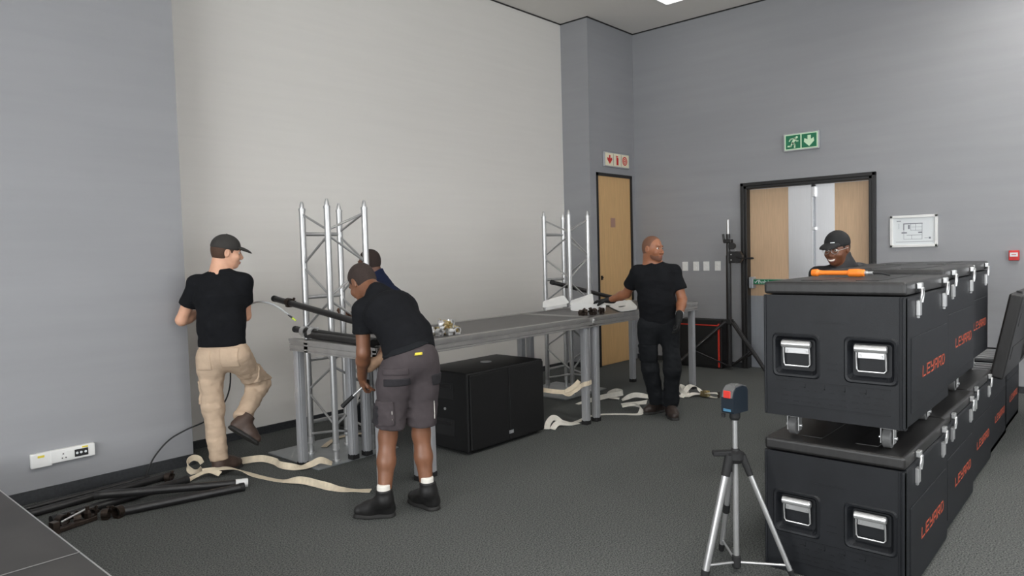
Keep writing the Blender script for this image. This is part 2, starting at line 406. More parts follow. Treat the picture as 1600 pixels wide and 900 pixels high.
def limb(m, pts, w):
    for (a, b) in zip(pts[:-1], pts[1:]):
        dx, dy = b[0] - a[0], b[1] - a[1]; l = math.hypot(dx, dy); nx, ny = -dy / l * w, dx / l * w; ex, ey = dx / l * w * .6, dy / l * w * .6
        m.prism([(a[0] + nx - ex, a[1] + ny - ey), (a[0] - nx - ex, a[1] - ny - ey), (b[0] - nx + ex, b[1] - ny + ey), (b[0] + nx + ex, b[1] + ny + ey)], (-.034, .097, 0), (0, -1, 0), (0, 0, 1), (-1, 0, 0), .002)
run.lathe((-.034, .097 - .046, .054), (-1, 0, 0), [(0, .014), (.002, .014)], 14, False)
limb(run, [(.026, .04), (-.006, -.012)], .015)
limb(run, [(.02, .042), (-.03, .038), (-.044, .012)], .007)
limb(run, [(.03, .032), (.044, .006), (.062, .008)], .007)
limb(run, [(-.004, -.012), (.022, -.034), (.02, -.07)], .009)
limb(run, [(-.01, -.014), (-.026, -.05), (-.062, -.05)], .009)
run.build('running_figure', M_GLOW, t)

t = thing('fire_sign', 'cream fire equipment sign with red arrow, extinguisher and hose reel above the single door', 'sign', (8.498, YP, 2.87))
MB().box((-.32, -.03, -.105), (.32, -.001, .105), .006).build('housing', M_ALU, t)
MB().box((-.295, -.033, -.088), (.295, -.029, .088)).build('backing', M_SIGNCREAM, t)
def facey(par, name, poly, m, y, h=.002, ou=0, ov=0):
    return MB().prism([(p[0] + ou, p[1] + ov) for p in poly], (0, y, 0), (1, 0, 0), (0, 0, 1), (0, -1, 0), h).build(name, m, par)
facey(t, 'arrow', [(-.016, .06), (.016, .06), (.016, .012), (.055, .028), (.058, -.005), (0, -.064), (-.058, -.005), (-.055, .028), (-.016, .012)], M_SIGNRED, -.033, .002, -.19)
facey(t, 'extinguisher', [(-.022, .045), (.022, .045), (.022, .055), (-.03, .062), (-.034, .05), (-.022, .05), (-.022, -.07), (.026, -.07), (.026, .03)], M_SIGNRED, -.033, .002, 0)
ring = MB()
for r1, r2 in ((.045, .062), (.022, .034), (0.0005, .012)):
    for k in range(20):
        a, b = 2 * PI * k / 20, 2 * PI * (k + 1) / 20
        ring.prism([(r1 * math.cos(a), r1 * math.sin(a)), (r2 * math.cos(a), r2 * math.sin(a)), (r2 * math.cos(b), r2 * math.sin(b)), (r1 * math.cos(b), r1 * math.sin(b))], (.19, -.033, 0), (1, 0, 0), (0, 0, 1), (0, -1, 0), .002)
ring.build('hose_reel', M_SIGNRED, t)
for x in (-.1, .1): facey(t, 'divider', rect(.006, .16), M_GREYP, -.033, .0012, x)

t = thing('framed_plan', 'white framed floor plan hanging on the grey wall right of the double door', 'picture frame', (X1, 1.96, 1.732))
fr = MB(); w, h = .24, .18
for a, b in (((-.022, -w, -h), (-.001, w, -h + .03)), ((-.022, -w, h - .03), (-.001, w, h)), ((-.022, -w, -h), (-.001, -w + .03, h)), ((-.022, w - .03, -h), (-.001, w, h))): fr.box(a, b, .004)
fr.build('frame', M_WPLAS, t)
face(t, 'sheet', rect(.43, .31), M_PAPER, -.002, .004)
ln = MB()
def pl(a, b, wd=.0022): ln.prism([(min(a[0], b[0]) - wd, min(a[1], b[1]) - wd), (max(a[0], b[0]) + wd, min(a[1], b[1]) - wd), (max(a[0], b[0]) + wd, max(a[1], b[1]) + wd), (min(a[0], b[0]) - wd, max(a[1], b[1]) + wd)], (-.006, 0, 0), (0, -1, 0), (0, 0, 1), (-1, 0, 0), .001)
for a, b, wd in (((-.10, .085), (.085, .085), .005), ((-.10, .02), (-.10, .085), .005), ((.085, -.09), (.085, .085), .002), ((-.10, -.09), (.085, -.09), .0015), ((-.10, -.09), (-.10, .02), .0015),
                 ((-.03, .01), (.085, .01), .0018), ((-.03, .01), (-.03, .085), .0018), ((-.05, .03), (-.045, .065), .006), ((-.12, -.02), (-.07, -.012), .003), ((.05, -.02), (.08, -.012), .004),
                 ((-.07, -.045), (.08, -.043), .001), ((-.18, -.12), (.19, -.119), .0015), ((-.17, .115), (-.13, .12), .002), ((.155, -.085), (.165, -.075), .005), ((-.02, .045), (.085, .046), .001),
                 ((.02, .01), (.021, .085), .001), ((-.02, -.09), (-.019, -.045), .001), ((.11, -.08), (.14, -.079), .0015), ((-.15, .03), (-.149, .09), .001)): pl(a, b, wd)
ln.build('drawing', M_INK, t)

t = thing('fire_call_point', 'small red fire alarm call point on the right wall', 'call point', (X1, 1.025, 1.442))
MB().box((-.045, -.045, -.052), (-.001, .045, .052), .006).build('box', M_SIGNRED, t)
MB().box((-.048, -.034, -.012), (-.044, .034, .03)).build('break_glass', M_PAPER, t)
MB().box((-.0485, -.02, .004), (-.0475, .02, .012)).build('print', M_SIGNRED, t)

for lab, y in (('light switch plate nearest the man in black, first of four', 4.803), ('second white switch plate from the man in black', 4.637), ('third white switch plate from the man in black', 4.485), ('white switch plate nearest the winch stand', 4.317)):
    t = thing('switch_plate', lab, 'switch', (X1, y, 1.357), 0, 'row of four white switch plates')
    MB().box((-.012, -.042, -.063), (-.001, .042, .063), .003).build('plate', M_WPLAS, t)
    for z in (-.022, .022): MB().box((-.017, -.013, z - .013), (-.011, .013, z + .013), .002).build('rocker', M_WPLAS, t)

t = thing('power_outlet_strip', 'white wall outlet strip with black socket module on the left grey wall', 'outlet', (1.52, YP, .285))
MB().box((-.20, -.03, -.052), (-.075, -.001, .047), .005).build('end_box', M_WPLAS, t)
MB().box((-.085, -.036, -.040), (.19, -.001, .048), .005).build('trunking', M_WPLAS, t)
bk = MB().box((.06, -.041, -.024), (.145, -.035, .026), .002).build('black_module', M_BLACKPAINT, t)
for x in (.075, .1, .128): MB().lathe((x, -.041, .002), (0, -1, 0), [(0, .009), (.004, .007)], 10).build('port', M_PAPER, bk)
MB().box((-.02, -.039, -.028), (.05, -.035, .03), .002).build('socket_face', M_WPLAS, t)
for x, z in ((-.01, .014), (-.022 + .005, -.014), (.005, -.014)): MB().lathe((x, -.0395, z), (0, -1, 0), [(0, .005), (.001, .005)], 8).build('socket_hole', M_GREYP, t)
MB().box((-.16, -.0315, .015), (-.12, -.029, .03)).build('sticker', M_YELLOW, t)
MB().box((.108, -.0375, .03), (.145, -.0355, .041)).build('sticker', M_YELLOW, t)

# ================================================================== staging decks
ZD = 0.995; YN, YF = 3.80, 4.685
def rail_profile(w=.05, h=.092):
    # aluminium extrusion seen end on: outer face with two shallow grooves
    return [(0, 0), (w, 0), (w, h), (-.006, h), (-.006, h - .018), (0, h - .018), (0, h - .034), (.008, h - .036), (.008, h - .044), (0, h - .046), (0, .022), (.006, .02), (.006, .012), (0, .01)]
def leg(par, x, y, z0=0.0, w=.06, ztop=ZD - .09):
    l = MB(); h = w / 2
    l.box((x - h, y - h, z0 + .035), (x + h, y + h, ztop), .004)
    for sx, sy in ((1, 0), (-1, 0), (0, 1), (0, -1)):
        if sx: l.box((x + sx * h, y - .012, z0 + .035), (x + sx * (h + .003), y + .012, ztop))
        else: l.box((x - .012, y + sy * h, z0 + .035), (x + .012, y + sy * (h + .003), ztop))
    lo = wb(l, 'leg', M_ALU, par)
    MB().box((x - h - .003, y - h - .003, z0), (x + h + .003, y + h + .003, z0 + .04), .004).build('foot', M_RUBBER, lo)
    return lo
def deck(x0, x1, label, legs, rail_ends=None, yf=YF, yn=YN):
    t = thing('stage_deck', label, 'stage deck', ((x0 + x1) / 2, (yn + yf) / 2, 0))
    wb(MB().box((x0 + .004, yn + .004, ZD - .03), (x1 - .004, yf - .004, ZD - .004)), 'board', M_DECK, t)
    pr = rail_profile(); zb = ZD - .092
    wb(MB().prism(pr, (x0, yn, zb), (0, 1, 0), (0, 0, 1), (1, 0, 0), x1 - x0), 'rail', M_ALUR, t)
    wb(MB().prism(pr, (x0, yf, zb), (0, -1, 0), (0, 0, 1), (1, 0, 0), x1 - x0), 'rail', M_ALUR, t)
    ya, yb = (rail_ends or (yn + .006, yf - .006))
    wb(MB().prism(pr, (x0, ya, zb), (1, 0, 0), (0, 0, 1), (0, 1, 0), yb - ya), 'rail', M_ALUR, t)
    wb(MB().prism(pr, (x1, yn + .006, zb), (-1, 0, 0), (0, 0, 1), (0, 1, 0), yf - yn - .012), 'rail', M_ALUR, t)
    for q in legs: leg(t, *q)
    return t
XA, XB, XC, XD = 2.875, 3.305, 5.345, 7.39
dk = deck(XA, XB - .003, 'narrow end deck at the left, under the black pipes', [(XA + .045, YN + .04), (XA + .045, 4.835), (XB - .05, YN + .05), (XB - .045, YF - .032, .012)], (YN + .006, 4.885))
deck(XB + .003, XC - .003, 'long middle stage deck with the brass couplers, over the subwoofer', [(XB + .055, YN + .05), (XB + .085, YF - .032, .012), (XC - .07, YN + .05), (XC - .05, YF - .04)])
deck(XC + .003, XD, 'stage deck at the right with white panels, beside the man in black gloves', [(XC + .09, YN + .05), (XC + .085, YF - .04), (XD - .05, YN + .05), (XD - .05, YF - .04)])
wb(MB().box((XC - .012, YN - .012, ZD - .055), (XC + .012, YN + .002, ZD - .01), .003).cone((XC, YN - .02, ZD - .03), (XC, YN, ZD - .03), .008), 'joint_clip', M_CHROME, [c for c in COL.objects if c.name.startswith('stage_deck')][-1])

# ================================================================== truss towers
def truss(x, y, label):
    t = thing('truss_tower', label, 'truss tower', (x + .175, y + .175, 0)); S = .35; r = .025; zt = 1.985; zp = .012
    MB().box((-.385, -.245, 0), (.385, .50, zp), .002).build('base_plate', M_PLATE, t)
    P = {'f': (-.175, -.175), 'r': (.175, -.175), 'l': (-.175, .175), 'b': (.175, .175)}
    for k in 'frlb':
        a = P[k]
        c = MB().cone((*a, .14), (*a, zt), r, n=16).build('chord', M_ALUT, t)
        MB().lathe((*a, zt), (0, 0, 1), [(0, .0275), (.02, .0275), (.022, .018), (.03, .018), (.05, .016), (.074, .009), (.076, .004)], 14).build('conical_coupler', M_ALUT, c)
        MB().lathe((*a, zp), (0, 0, 1), [(0, .03), (.012, .03), (.014, .021), (.075, .019), (.09, .0265), (.14, .0265)], 14).cone((a[0] - .03, a[1], .105), (a[0] + .034, a[1], .105), .006, n=8).build('base_spigot', M_CHROME, c)
    node_fb = [1.80, 1.29, .78, .27]; node_lr = [1.975, 1.545, 1.035, .525, .16]
    def br(a, za, b, zb, rr=.0095, nm='brace'):
        p, q = Vector((*P[a], za)), Vector((*P[b], zb)); d = (q - p).normalized()
        MB().cone(p + d * .02, q - d * .02, rr, n=8).build(nm, M_ALUT, t)
    for a in 'fb':
        for b in 'lr':
            if a == 'b' and b == 'l': continue
            for i, z in enumerate(node_fb):
                br(a, z + .02, b, node_lr[i] - .015); br(a, z - .02, b, node_lr[i + 1] + .015)
    for z in node_fb: br('l', z, 'b', z, .016, 'rung')
    return t
truss(3.14, 4.712, 'aluminium truss tower on a base plate at the left end of the decks')
truss(6.22, 4.72, 'aluminium truss tower behind the white panels, near the single door')

# ================================================================== pipes, couplers
def pipe(a, b, label, r=.0245, cap=None, name='black_pipe', group=None, capm=None):
    t = thing(name, label, 'pipe', tuple(a), 0, group); d = unit(Vector(b) - Vector(a))
    p = MB().cone(a, b, r, n=16)
    wb(p, 'tube', M_PIPE, t)
    if cap: wb(MB().cone(Vector(b) - d * .01, Vector(b) + d * .03, r + .004, n=16).cone(Vector(b) - d * .05, Vector(b) + d * .0, r + .003, n=16), 'end_cap', capm, t)
    else: wb(MB().cone(Vector(b) - d * .03, Vector(b) + d * .004, r + .002, n=16), 'end_collar', M_RUBBER, t)
    wb(MB().cone(Vector(a) - d * .004, Vector(a) + d * .03, r + .002, n=16), 'end_collar', M_RUBBER, t)
    return t
def coupler(loc, rz, label, m, group, r=.0245, tilt=0.0, name='pipe_coupler'):
    """half coupler: hinged ring around a tube, saddle, swing bolt and nut"""
    t = thing(name, label, 'coupler', loc, rz, group); t.rotation_euler = (tilt, 0, rz)
    pts = [(math.cos(a) * (r + .007), 0, math.sin(a) * (r + .007) + r + .014) for a in [2 * PI * i / 18 for i in range(18)]]
    g = MB()
    for i in range(18):
        a, b = 2 * PI * i / 18, 2 * PI * (i + 1) / 18; ri, ro = r + .002, r + .010
        g.prism([(ri * math.cos(a), ri * math.sin(a)), (ro * math.cos(a), ro * math.sin(a)), (ro * math.cos(b), ro * math.sin(b)), (ri * math.cos(b), ri * math.sin(b))], (0, -.02, r + .014), (1, 0, 0), (0, 0, 1), (0, 1, 0), .04)
    g.build('ring', m, t)
    MB().box((-.022, -.02, 0), (.022, .02, .014), .003).build('saddle', m, t)
    b = MB().cone((r + .02, 0, r - .015), (r + .02, 0, r + .05), .006, n=8).build('swing_bolt', m, t)
    MB().lathe((r + .02, 0, r + .034), (0, 0, 1), [(0, .012), (.012, .012)], 6, False).build('nut', m, b)
    MB().box((r + .006, -.012, r + .004), (r + .034, .012, r + .024), .002).build('lug', m, t)
    return t
pipe((3.055, 5.40, 1.278), (3.055, 3.95, 1.096), 'black pipe sloping down across the left truss tower')
coupler((3.055, 5.175, 1.215), 0, 'dark coupler on the sloping black pipe at the left truss tower', M_DKMET, 'couplers fixed on pipes', tilt=.12)
pipe((3.035, 5.06, 1.042), (2.965, 3.90, 1.022), 'black pipe lying on the left deck end, upper of the pair')
pipe((2.955, 4.76, 1.0225), (2.83 + .06, 3.86, 1.0225), 'black pipe lying on the left deck end, nearest the table edge', r=.0245)
for i, (x, y) in enumerate(((2.985, 4.845), (2.965, 4.70))):
    coupler((x, y, .998), .1, ('silver coupler around the black pipes at the deck corner, outer one', 'silver coupler around the black pipes at the deck corner, inner one')[i], M_CHROME, 'couplers fixed on pipes', r=.03, tilt=0.03)
pipe((6.11, 4.89, 1.271), (7.42, 4.89, 1.002), 'black pipe sloping behind the white panels at the right truss tower')
# pipes on the carpet at the left wall
pipe((1.545, 5.09, .096), (2.385, 4.745, .028), 'black pipe on the carpet with a white taped end', cap=True, capm=M_WPLAS, r=.0275)
pipe((1.60, 4.835, .028), (2.345, 4.66, .028), 'black pipe on the carpet, nearest the room', r=.0275)
pipe((1.28, 5.02, .028), (2.17, 5.155, .028), 'black pipe on the carpet under the wall cable', r=.0275)
pipe((1.20, 5.27, .026), (2.15, 5.37, .026), 'black pipe on the carpet closest to the left wall', r=.025)
pipe((1.16, 5.42, .02), (2.02, 5.47, .02), 'thin black pipe along the skirting of the left wall', r=.018)
for i, (x, y, z, rz) in enumerate(((1.31, 4.93, .0, .4), (1.39, 4.915, .0, 1.3), (1.46, 4.93, .03, .2), (1.53, 4.85, .0, .9), (1.59, 4.815, .0, 2.0), (2.10, 5.30, .0, .6))):
    if i == 2: z = .0
    coupler((x, y, z), rz, ('leftmost dark steel coupler of the carpet cluster, beside the platform', 'second dark steel coupler from the platform in the carpet cluster', 'middle dark steel coupler of the carpet cluster', 'fourth dark steel coupler from the platform in the carpet cluster', 'rightmost dark steel coupler of the carpet cluster, on the near pipe end', 'small coupler lying by the thin pipes near the cable')[i], M_DKMET, 'couplers on the carpet', r=.022 if i % 2 else .026)
t = thing('clamp_bar', 'dark steel clamp arm lying among the couplers on the carpet', 'clamp', (1.36, 4.86, 0), .25)
MB().box((-.13, -.02, .004), (.13, .02, .03), .004).build('bar', M_DKMET, t)
MB().box((-.14, -.025, .0), (-.10, .025, .075), .004).build('jaw', M_DKMET, t)
MB().cone((-.08, .0, .06), (.08, .01, .085), .006, n=8).build('tie_rod', M_CHROME, t)
MB().lathe((.08, .0, .03), (0, 0, 1), [(0, .02), (.03, .02), (.05, .012), (.075, .012)], 6, False).build('bolt_head', M_DKMET, t)
# couplers standing on the decks
pile = [(3.59, 3.97), (3.64, 4.02), (3.675, 3.95), (3.72, 4.01), (3.755, 3.95), (3.80, 4.0), (3.62, 4.09), (3.68, 4.09), (3.74, 4.08)]
pl_ = ('front left', 'middle left', 'front', 'centre', 'front right', 'rightmost', 'back left', 'back', 'back right')
for i, (x, y) in enumerate(pile):
    coupler((x, y, ZD - .004), .7 * i, pl_[i] + ' coupler at the bottom of the brass pile on the middle deck', M_GOLD if i % 2 else M_CHROME, 'brass couplers on the middle deck', r=.0165)
for i, (x, y) in enumerate(((3.65, 4.0), (3.70, 4.03), (3.755, 4.0), (3.68, 3.965))):
    coupler((x, y, ZD + .050), 1.0 + i * 1.3, ('left', 'back', 'right', 'front')[i] + ' coupler stacked on top of the brass pile on the middle deck', M_GOLD if i % 2 else M_CHROME, 'brass couplers on top of the pile', r=.0165, tilt=.3 * (i - 1))
for i, (x, y) in enumerate(((5.42, 3.985), (5.50, 4.0), (5.57, 3.96), (5.64, 3.99), (5.71, 3.955))):
    coupler((x, y, ZD - .004), .8 * i, ('first', 'second', 'third', 'fourth', 'fifth')[i] + ' dark coupler from the left in front of the white panels', M_DKMET, 'dark couplers on the right deck', r=.017)

# ================================================================== white panels on the right deck
def plate(label, pts, th=.006, rnd=.22, fold=None, slot=None):
    """thin rigid sheet with rounded corners through the given corner points"""
    P = [Vector(p) for p in pts]; c = sum(P, Vector()) / len(P)
    t = thing('white_panel', label, 'panel', (c.x, c.y, ZD)); n = len(P); out = []
    for i in range(n):
        a, b, d = P[i - 1], P[i], P[(i + 1) % n]
        s_, e_ = b.lerp(a, rnd), b.lerp(d, rnd)
        for k in range(5):
            u = k / 4; out.append(s_ * (1 - u) ** 2 + b * 2 * u * (1 - u) + e_ * u * u)
    nr = (P[1] - P[0]).cross(P[2] - P[0]).normalized()
    m = len(out); vs = [q + nr * th / 2 for q in out] + [q - nr * th / 2 for q in out]
    fs = [tuple(range(m)), tuple(reversed(range(m, 2 * m)))] + [(k, m + k, m + (k + 1) % m, (k + 1) % m) for k in range(m)]
    wb(MB().add(vs, fs), 'sheet', M_WPLAS, t)
    if fold:      # turned-down flange along one edge
        a, b, h = fold; a, b = P[a].lerp(P[b], .12), P[b].lerp(P[a], .12); dn = Vector((0, 0, -h)); w_ = nr * .004
        wb(MB().add([a + w_, b + w_, b + w_ + dn, a + w_ + dn, a - w_, b - w_, b - w_ + dn, a - w_ + dn], [(0, 1, 2, 3), (7, 6, 5, 4), (0, 4, 5, 1), (1, 5, 6, 2), (2, 6, 7, 3), (3, 7, 4, 0)]), 'flange', M_WPLAS, t)
    if slot:
        q = Vector(slot); wb(MB().box((q.x - .05, q.y - .012, q.z), (q.x + .05, q.y + .012, q.z + .006), .002, None), 'slot', M_BLACKPAINT, t)
    return t
plate('white panel propped up at the far deck edge, leftmost of the white panels', [(5.565, 4.58, 1.035), (6.02, 4.58, 1.054), (6.02, 4.66, 1.137), (5.67, 4.66, 1.096)], rnd=.16, fold=(0, 1, .03))
plate('upright white panel with rounded end behind the dark couplers', [(5.80, 4.40, .996), (5.815, 3.985, .996), (5.83, 3.985, 1.075), (5.81, 4.40, 1.083)], rnd=.14)
plate('white panel tilted up behind the upright white panel', [(6.0, 4.565, 1.04), (6.0, 4.25, 1.05), (6.10, 4.334, 1.158), (6.10, 4.62, 1.075)], rnd=.12)
plate('white panel lying flat under the gloved hand', [(6.52, 4.62, 1.0), (6.95, 4.62, 1.03), (6.88, 4.42, 1.03), (6.45, 4.30, 1.01)], rnd=.12)
plate('white slotted panel at the deck edge beside the man in black', [(6.42, 4.36, 1.002), (5.86, 3.84, 1.003), (6.03, 3.76, 1.012), (6.27, 3.90, 1.02), (6.72, 4.27, 1.055)], rnd=.18, slot=(6.22, 4.05, 1.018))

# ================================================================== subwoofer and red-edged speaker
t = thing('subwoofer', 'large black subwoofer cabinet under the stage decks', 'speaker', (4.355, 4.25, 0))
MB().box((-.472, -.262, .02), (.472, .30, .66), .012).build('cabinet', M_SUB, t)
MB().box((-.455, -.281, .035), (-.004, -.261, .645), .008).build('grille', M_GRILLE, t)
MB().box((.004, -.281, .035), (.455, -.261, .645), .008).build('grille', M_GRILLE, t)
for i in range(3): MB().box((-.012 + i * .019, -.286, .088), (.003 + i * .019, -.280, .116), .002).build('badge_letter', M_ALU, t)
MB().lathe((.06, .04, .66), (0, 0, 1), [(0, .05), (.004, .05), (.004, .03)], 20).build('pole_socket', M_ALU, t)
for z in (.20, .50):
    h = MB().box((-.476, -.10, z - .07), (-.468, .12, z + .07), .004).build('side_handle', M_RUBBER, t)
    MB().box((-.48, -.08, z + .02), (-.474, .10, z + .05), .003).build('grip', M_PIPE, h)
MB().lathe((-.472, .0, .35), (-1, 0, 0), [(0, .012), (.006, .012)], 12).build('side_bolt', M_CHROME, t)
for x in (-.4, .4):
    for y in (-.2, .24): MB().lathe((x, y, 0), (0, 0, 1), [(0, .03), (.022, .03)], 12).build('foot', M_RUBBER, t)

t = thing('floor_speaker', 'black speaker cabinet with red edging by the right wall', 'speaker', (8.85, 4.47, 0))
MB().box((-.10, -.31, 0), (.12, .31, .645), .008).build('cabinet', M_SUB, t)
MB().box((-.112, -.262, .03), (-.098, .29, .56), .006).build('grille', M_GRILLE, t)
MB().box((-.115, -.285, .02), (-.099, -.262, .60), .003).build('edge_trim', M_RED, t)
MB().box((-.112, -.262, .568), (-.099, .29, .582), .002).build('edge_trim', M_RED, t)

# ================================================================== winch stand
t = thing('winch_stand', 'tall black wind-up stand with tripod legs beside the double door', 'stand', (8.80, 4.075, 0))
MB().cone((0, 0, .03), (0, 0, 1.50), .033, n=16).build('outer_tube', M_PIPE, t)
MB().cone((0, 0, 1.45), (0, 0, 1.78), .026, n=16).build('inner_tube', M_PIPE, t)
tp = MB().cone((-.005, .0, 1.70), (-.005, 0, 1.965), .0175, n=12).build('top_spigot', M_ALUT, t)
MB().box((-.04, -.05, 1.66), (.04, .05, 1.71), .006).cone((0, .055, 1.67), (0, .07, 1.78), .016, n=8).build('top_collar', M_PIPE, t)
MB().lathe((-.03, -.06, 1.62), (1, 0, 0), [(0, .045), (.03, .045)], 14).build('pulley', M_PIPE, t)
w = MB().box((-.045, -.17, 1.40), (.03, -.02, 1.55), .008).build('winch_body', M_PIPE, t)
MB().lathe((-.05, -.13, 1.475), (1, 0, 0), [(0, .075), (.012, .078), (.05, .078), (.06, .05)], 20).build('drum', M_PIPE, w)
for z in (1.44, 1.51): MB().lathe((-.046, -.06, z), (-1, 0, 0), [(0, .01), (.008, .008)], 8).build('bolt', M_CHROME, w)
MB().tube([(-.05, -.13, 1.475), (-.07, -.2, 1.462), (-.072, -.30, 1.458)], .008).lathe((-.072, -.30, 1.458), (0, -1, 0), [(0, .012), (.05, .014), (.07, .008)], 10).build('crank_handle', M_PIPE, w)
MB().tube([(-.01, -.12, 1.54), (-.01, -.07, 1.62)], .003, 6).build('winch_cable', M_ALUT, t)
MB().box((-.045, -.045, .60), (.045, .045, .66), .008).build('leg_collar', M_PIPE, t)
MB().box((-.04, -.04, .03), (.04, .04, .07), .008).build('lower_hub', M_PIPE, t)
for k, (fx, fy) in enumerate(((-.30, -.64), (-.50, .58), (.13, -.42))):
    d = Vector((fx, fy, 0)).normalized()
    p0, p1 = Vector((d.x * .05, d.y * .05, .63)), Vector((fx, fy, .022))
    lo = MB().cone(p0, p1, .020, n=10).build('leg', M_PIPE, t)
    MB().cone(p1 - (p1 - p0).normalized() * .04, p1 + (p1 - p0).normalized() * .006, .025, n=10).build('foot', M_RUBBER, lo)
    mid = p0.lerp(p1, .60)
    MB().cone(Vector((d.x * .03, d.y * .03, .05)), mid, .012, n=8).build('brace', M_PIPE, t)

# ================================================================== laser level on a tripod
t = thing('tripod', 'small aluminium tripod with silver legs in front of the cases', 'tripod', (3.246, 1.48, 0))
MB().cone((0, 0, .035), (0, 0, .62), .0145, n=14).build('center_column', M_ALUT, t)
MB().cone((0, 0, .60), (0, 0, .775), .0125, n=14).build('upper_column', M_ALUT, t)
MB().lathe((0, 0, .555), (0, 0, 1), [(0, .03), (.02, .043), (.05, .043), (.06, .022), (.07, .018)], 16).build('leg_hub', M_RUBBER, t)
MB().box((-.02, -.014, .59), (.02, .11, .615), .006, Matrix.Rotation(math.radians(42), 4, 'Z')).build('locking_lever', M_RUBBER, t)
MB().lathe((0, 0, .03), (0, 0, 1), [(0, .016), (.01, .022), (.06, .022), (.065, .015)], 12).build('spreader_hub', M_RUBBER, t)
for fx, fy, lr in ((-.171, .087, .018), (.093, -.243, .0125), (.19, .17, .0135)):
    d = Vector((fx, fy, 0)).normalized()
    p0, p1 = Vector((d.x * .038, d.y * .038, .575)), Vector((fx, fy, .012))
    l = MB().cone(p0, p0.lerp(p1, .95), lr, lr * .95, n=14).build('leg', M_ALUT, t)
    MB().cone(p0 - (p1 - p0).normalized() * .02, p0.lerp(p1, .14), lr + .006, lr + .003, n=14).build('leg_bracket', M_RUBBER, l)
    MB().cone(p0.lerp(p1, .93), p1, lr + .003, lr, n=14).build('foot', M_RUBBER, l)
    if lr == .0135: MB().cone(p0.lerp(p1, .50), p0.lerp(p1, .58), lr + .004, n=14).build('leg_clamp', M_RUBBER, l)
    MB().cone((d.x * .015, d.y * .015, .06), p0.lerp(p1, .89), .0065, n=8).build('spreader', M_ALUT, t)
t = thing('laser_level', 'blue-black laser level with a red window on top of the tripod', 'laser level', (3.246, 1.48, .765), math.radians(-10))
MB().lathe((0, 0, 0), (0, 0, 1), [(0, .020), (.012, .026), (.04, .026)], 14).build('mount', M_RUBBER, t)
MB().lathe((-.035, .04, .012), (0, 0, 1), [(0, .010), (.018, .010)], 10).build('mount_knob', M_RUBBER, t)
bod = [(-.06, 0), (.055, 0), (.06, .012), (.06, .075), (.05, .105), (.03, .124), (-.02, .128), (-.05, .118), (-.06, .10)]
MB().prism(bod, (0, -.034, .04), (0, 1, 0) if False else (-1, 0, 0), (0, 0, 1), (0, 1, 0), .068).build('housing', M_BLUEBK, t)
MB().prism([(-.064, .07), (-.064, .104), (-.052, .124), (-.02, .134), (.03, .130), (.054, .110), (.064, .078), (.058, .075), (.05, .103), (.03, .121), (-.02, .125), (-.048, .116), (-.058, .1), (-.058, .07)], (0, -.028, .04), (-1, 0, 0), (0, 0, 1), (0, 1, 0), .056).build('bumper', M_GREYP, t)
MB().box((-.020, .033, .11), (.03, .037, .155), .003).build('red_window', mat('red_glow', rgb(206, 62, 54), .3), t)
MB().box((-.01, .034, .07), (.045, .046, .105), .004).build('lens_cap', M_RUBBER, t)
MB().box((-.066, -.02, .115), (-.06, .018, .15), .002).build('red_window', mat('red_glow', rgb(226, 70, 60), .3), t)
MB().box((-.064, -.02, .05), (-.058, .02, .062)).build('badge', mat('badge_blue', rgb(70, 120, 150), .5), t)
MB().box((-.01, -.012, .168), (.02, .012, .176), .003).build('button', M_GREYP, t)

# ================================================================== flight cases
CL, CW, CH = .90, .627, .592
def logo(par, x0, z0, sx, h, y):
    """angular orange lettering L E Y A R D, slightly italic"""
    G = {'L': [((0, 1), (0, 0)), ((0, 0), (.8, 0))],
         'E': [((0, 0), (0, 1)), ((0, 1), (.8, 1)), ((0, .5), (.7, .5)), ((0, 0), (.8, 0))],
         'Y': [((0, 1), (0, .5)), ((0, .5), (.8, .5)), ((.8, 1), (.8, 0)), ((.8, 0), (.1, 0))],
         'A': [((0, 0), (0, 1)), ((0, 1), (.8, 1)), ((.8, 1), (.8, 0)), ((0, .42), (.8, .42))],
         'R': [((0, 0), (0, 1)), ((0, 1), (.8, 1)), ((.8, 1), (.8, .45)), ((0, .45), (.8, .45)), ((.4, .45), (.8, 0))],
         'D': [((0, 0), (0, 1)), ((0, 1), (.6, 1)), ((.6, 1), (.8, .8)), ((.8, .8), (.8, .2)), ((.8, .2), (.6, 0)), ((.6, 0), (0, 0))]}
    for i, ch in enumerate('LEYARD'):
        m = MB()
        for a, b in G[ch]:
            p = [((q[0] * .84 + i) * sx + q[1] * h * .12, q[1] * h) for q in (a, b)]
            dx, dz = p[1][0] - p[0][0], p[1][1] - p[0][1]; l = math.hypot(dx, dz); w = .0036; nx, nz = -dz / l * w, dx / l * w; ex, ez = dx / l * w * .9, dz / l * w * .9
            m.prism([(p[0][0] + nx - ex, p[0][1] + nz - ez), (p[0][0] - nx - ex, p[0][1] - nz - ez), (p[1][0] - nx + ex, p[1][1] - nz + ez), (p[1][0] + nx + ex, p[1][1] + nz + ez)], (x0, y, z0), (1, 0, 0), (0, 0, 1), (0, -1, 0), .0015)
        m.build('logo_letter', M_ORANGE, par)
def lid_parts(t, z, mtx=None, h=.060):
    """lid with rounded top edges and shallow caster channels"""
    m = MB().box((0, -.001, z), (CL, CW + .001, z + h), .014, mtx)
    for k in (.3, .7): m.box((.12, CW * k - .05, z + h - .002), (CL - .12, CW * k + .05, z + h + .003), .002, mtx)
    return m.build('lid', M_PLID, t)
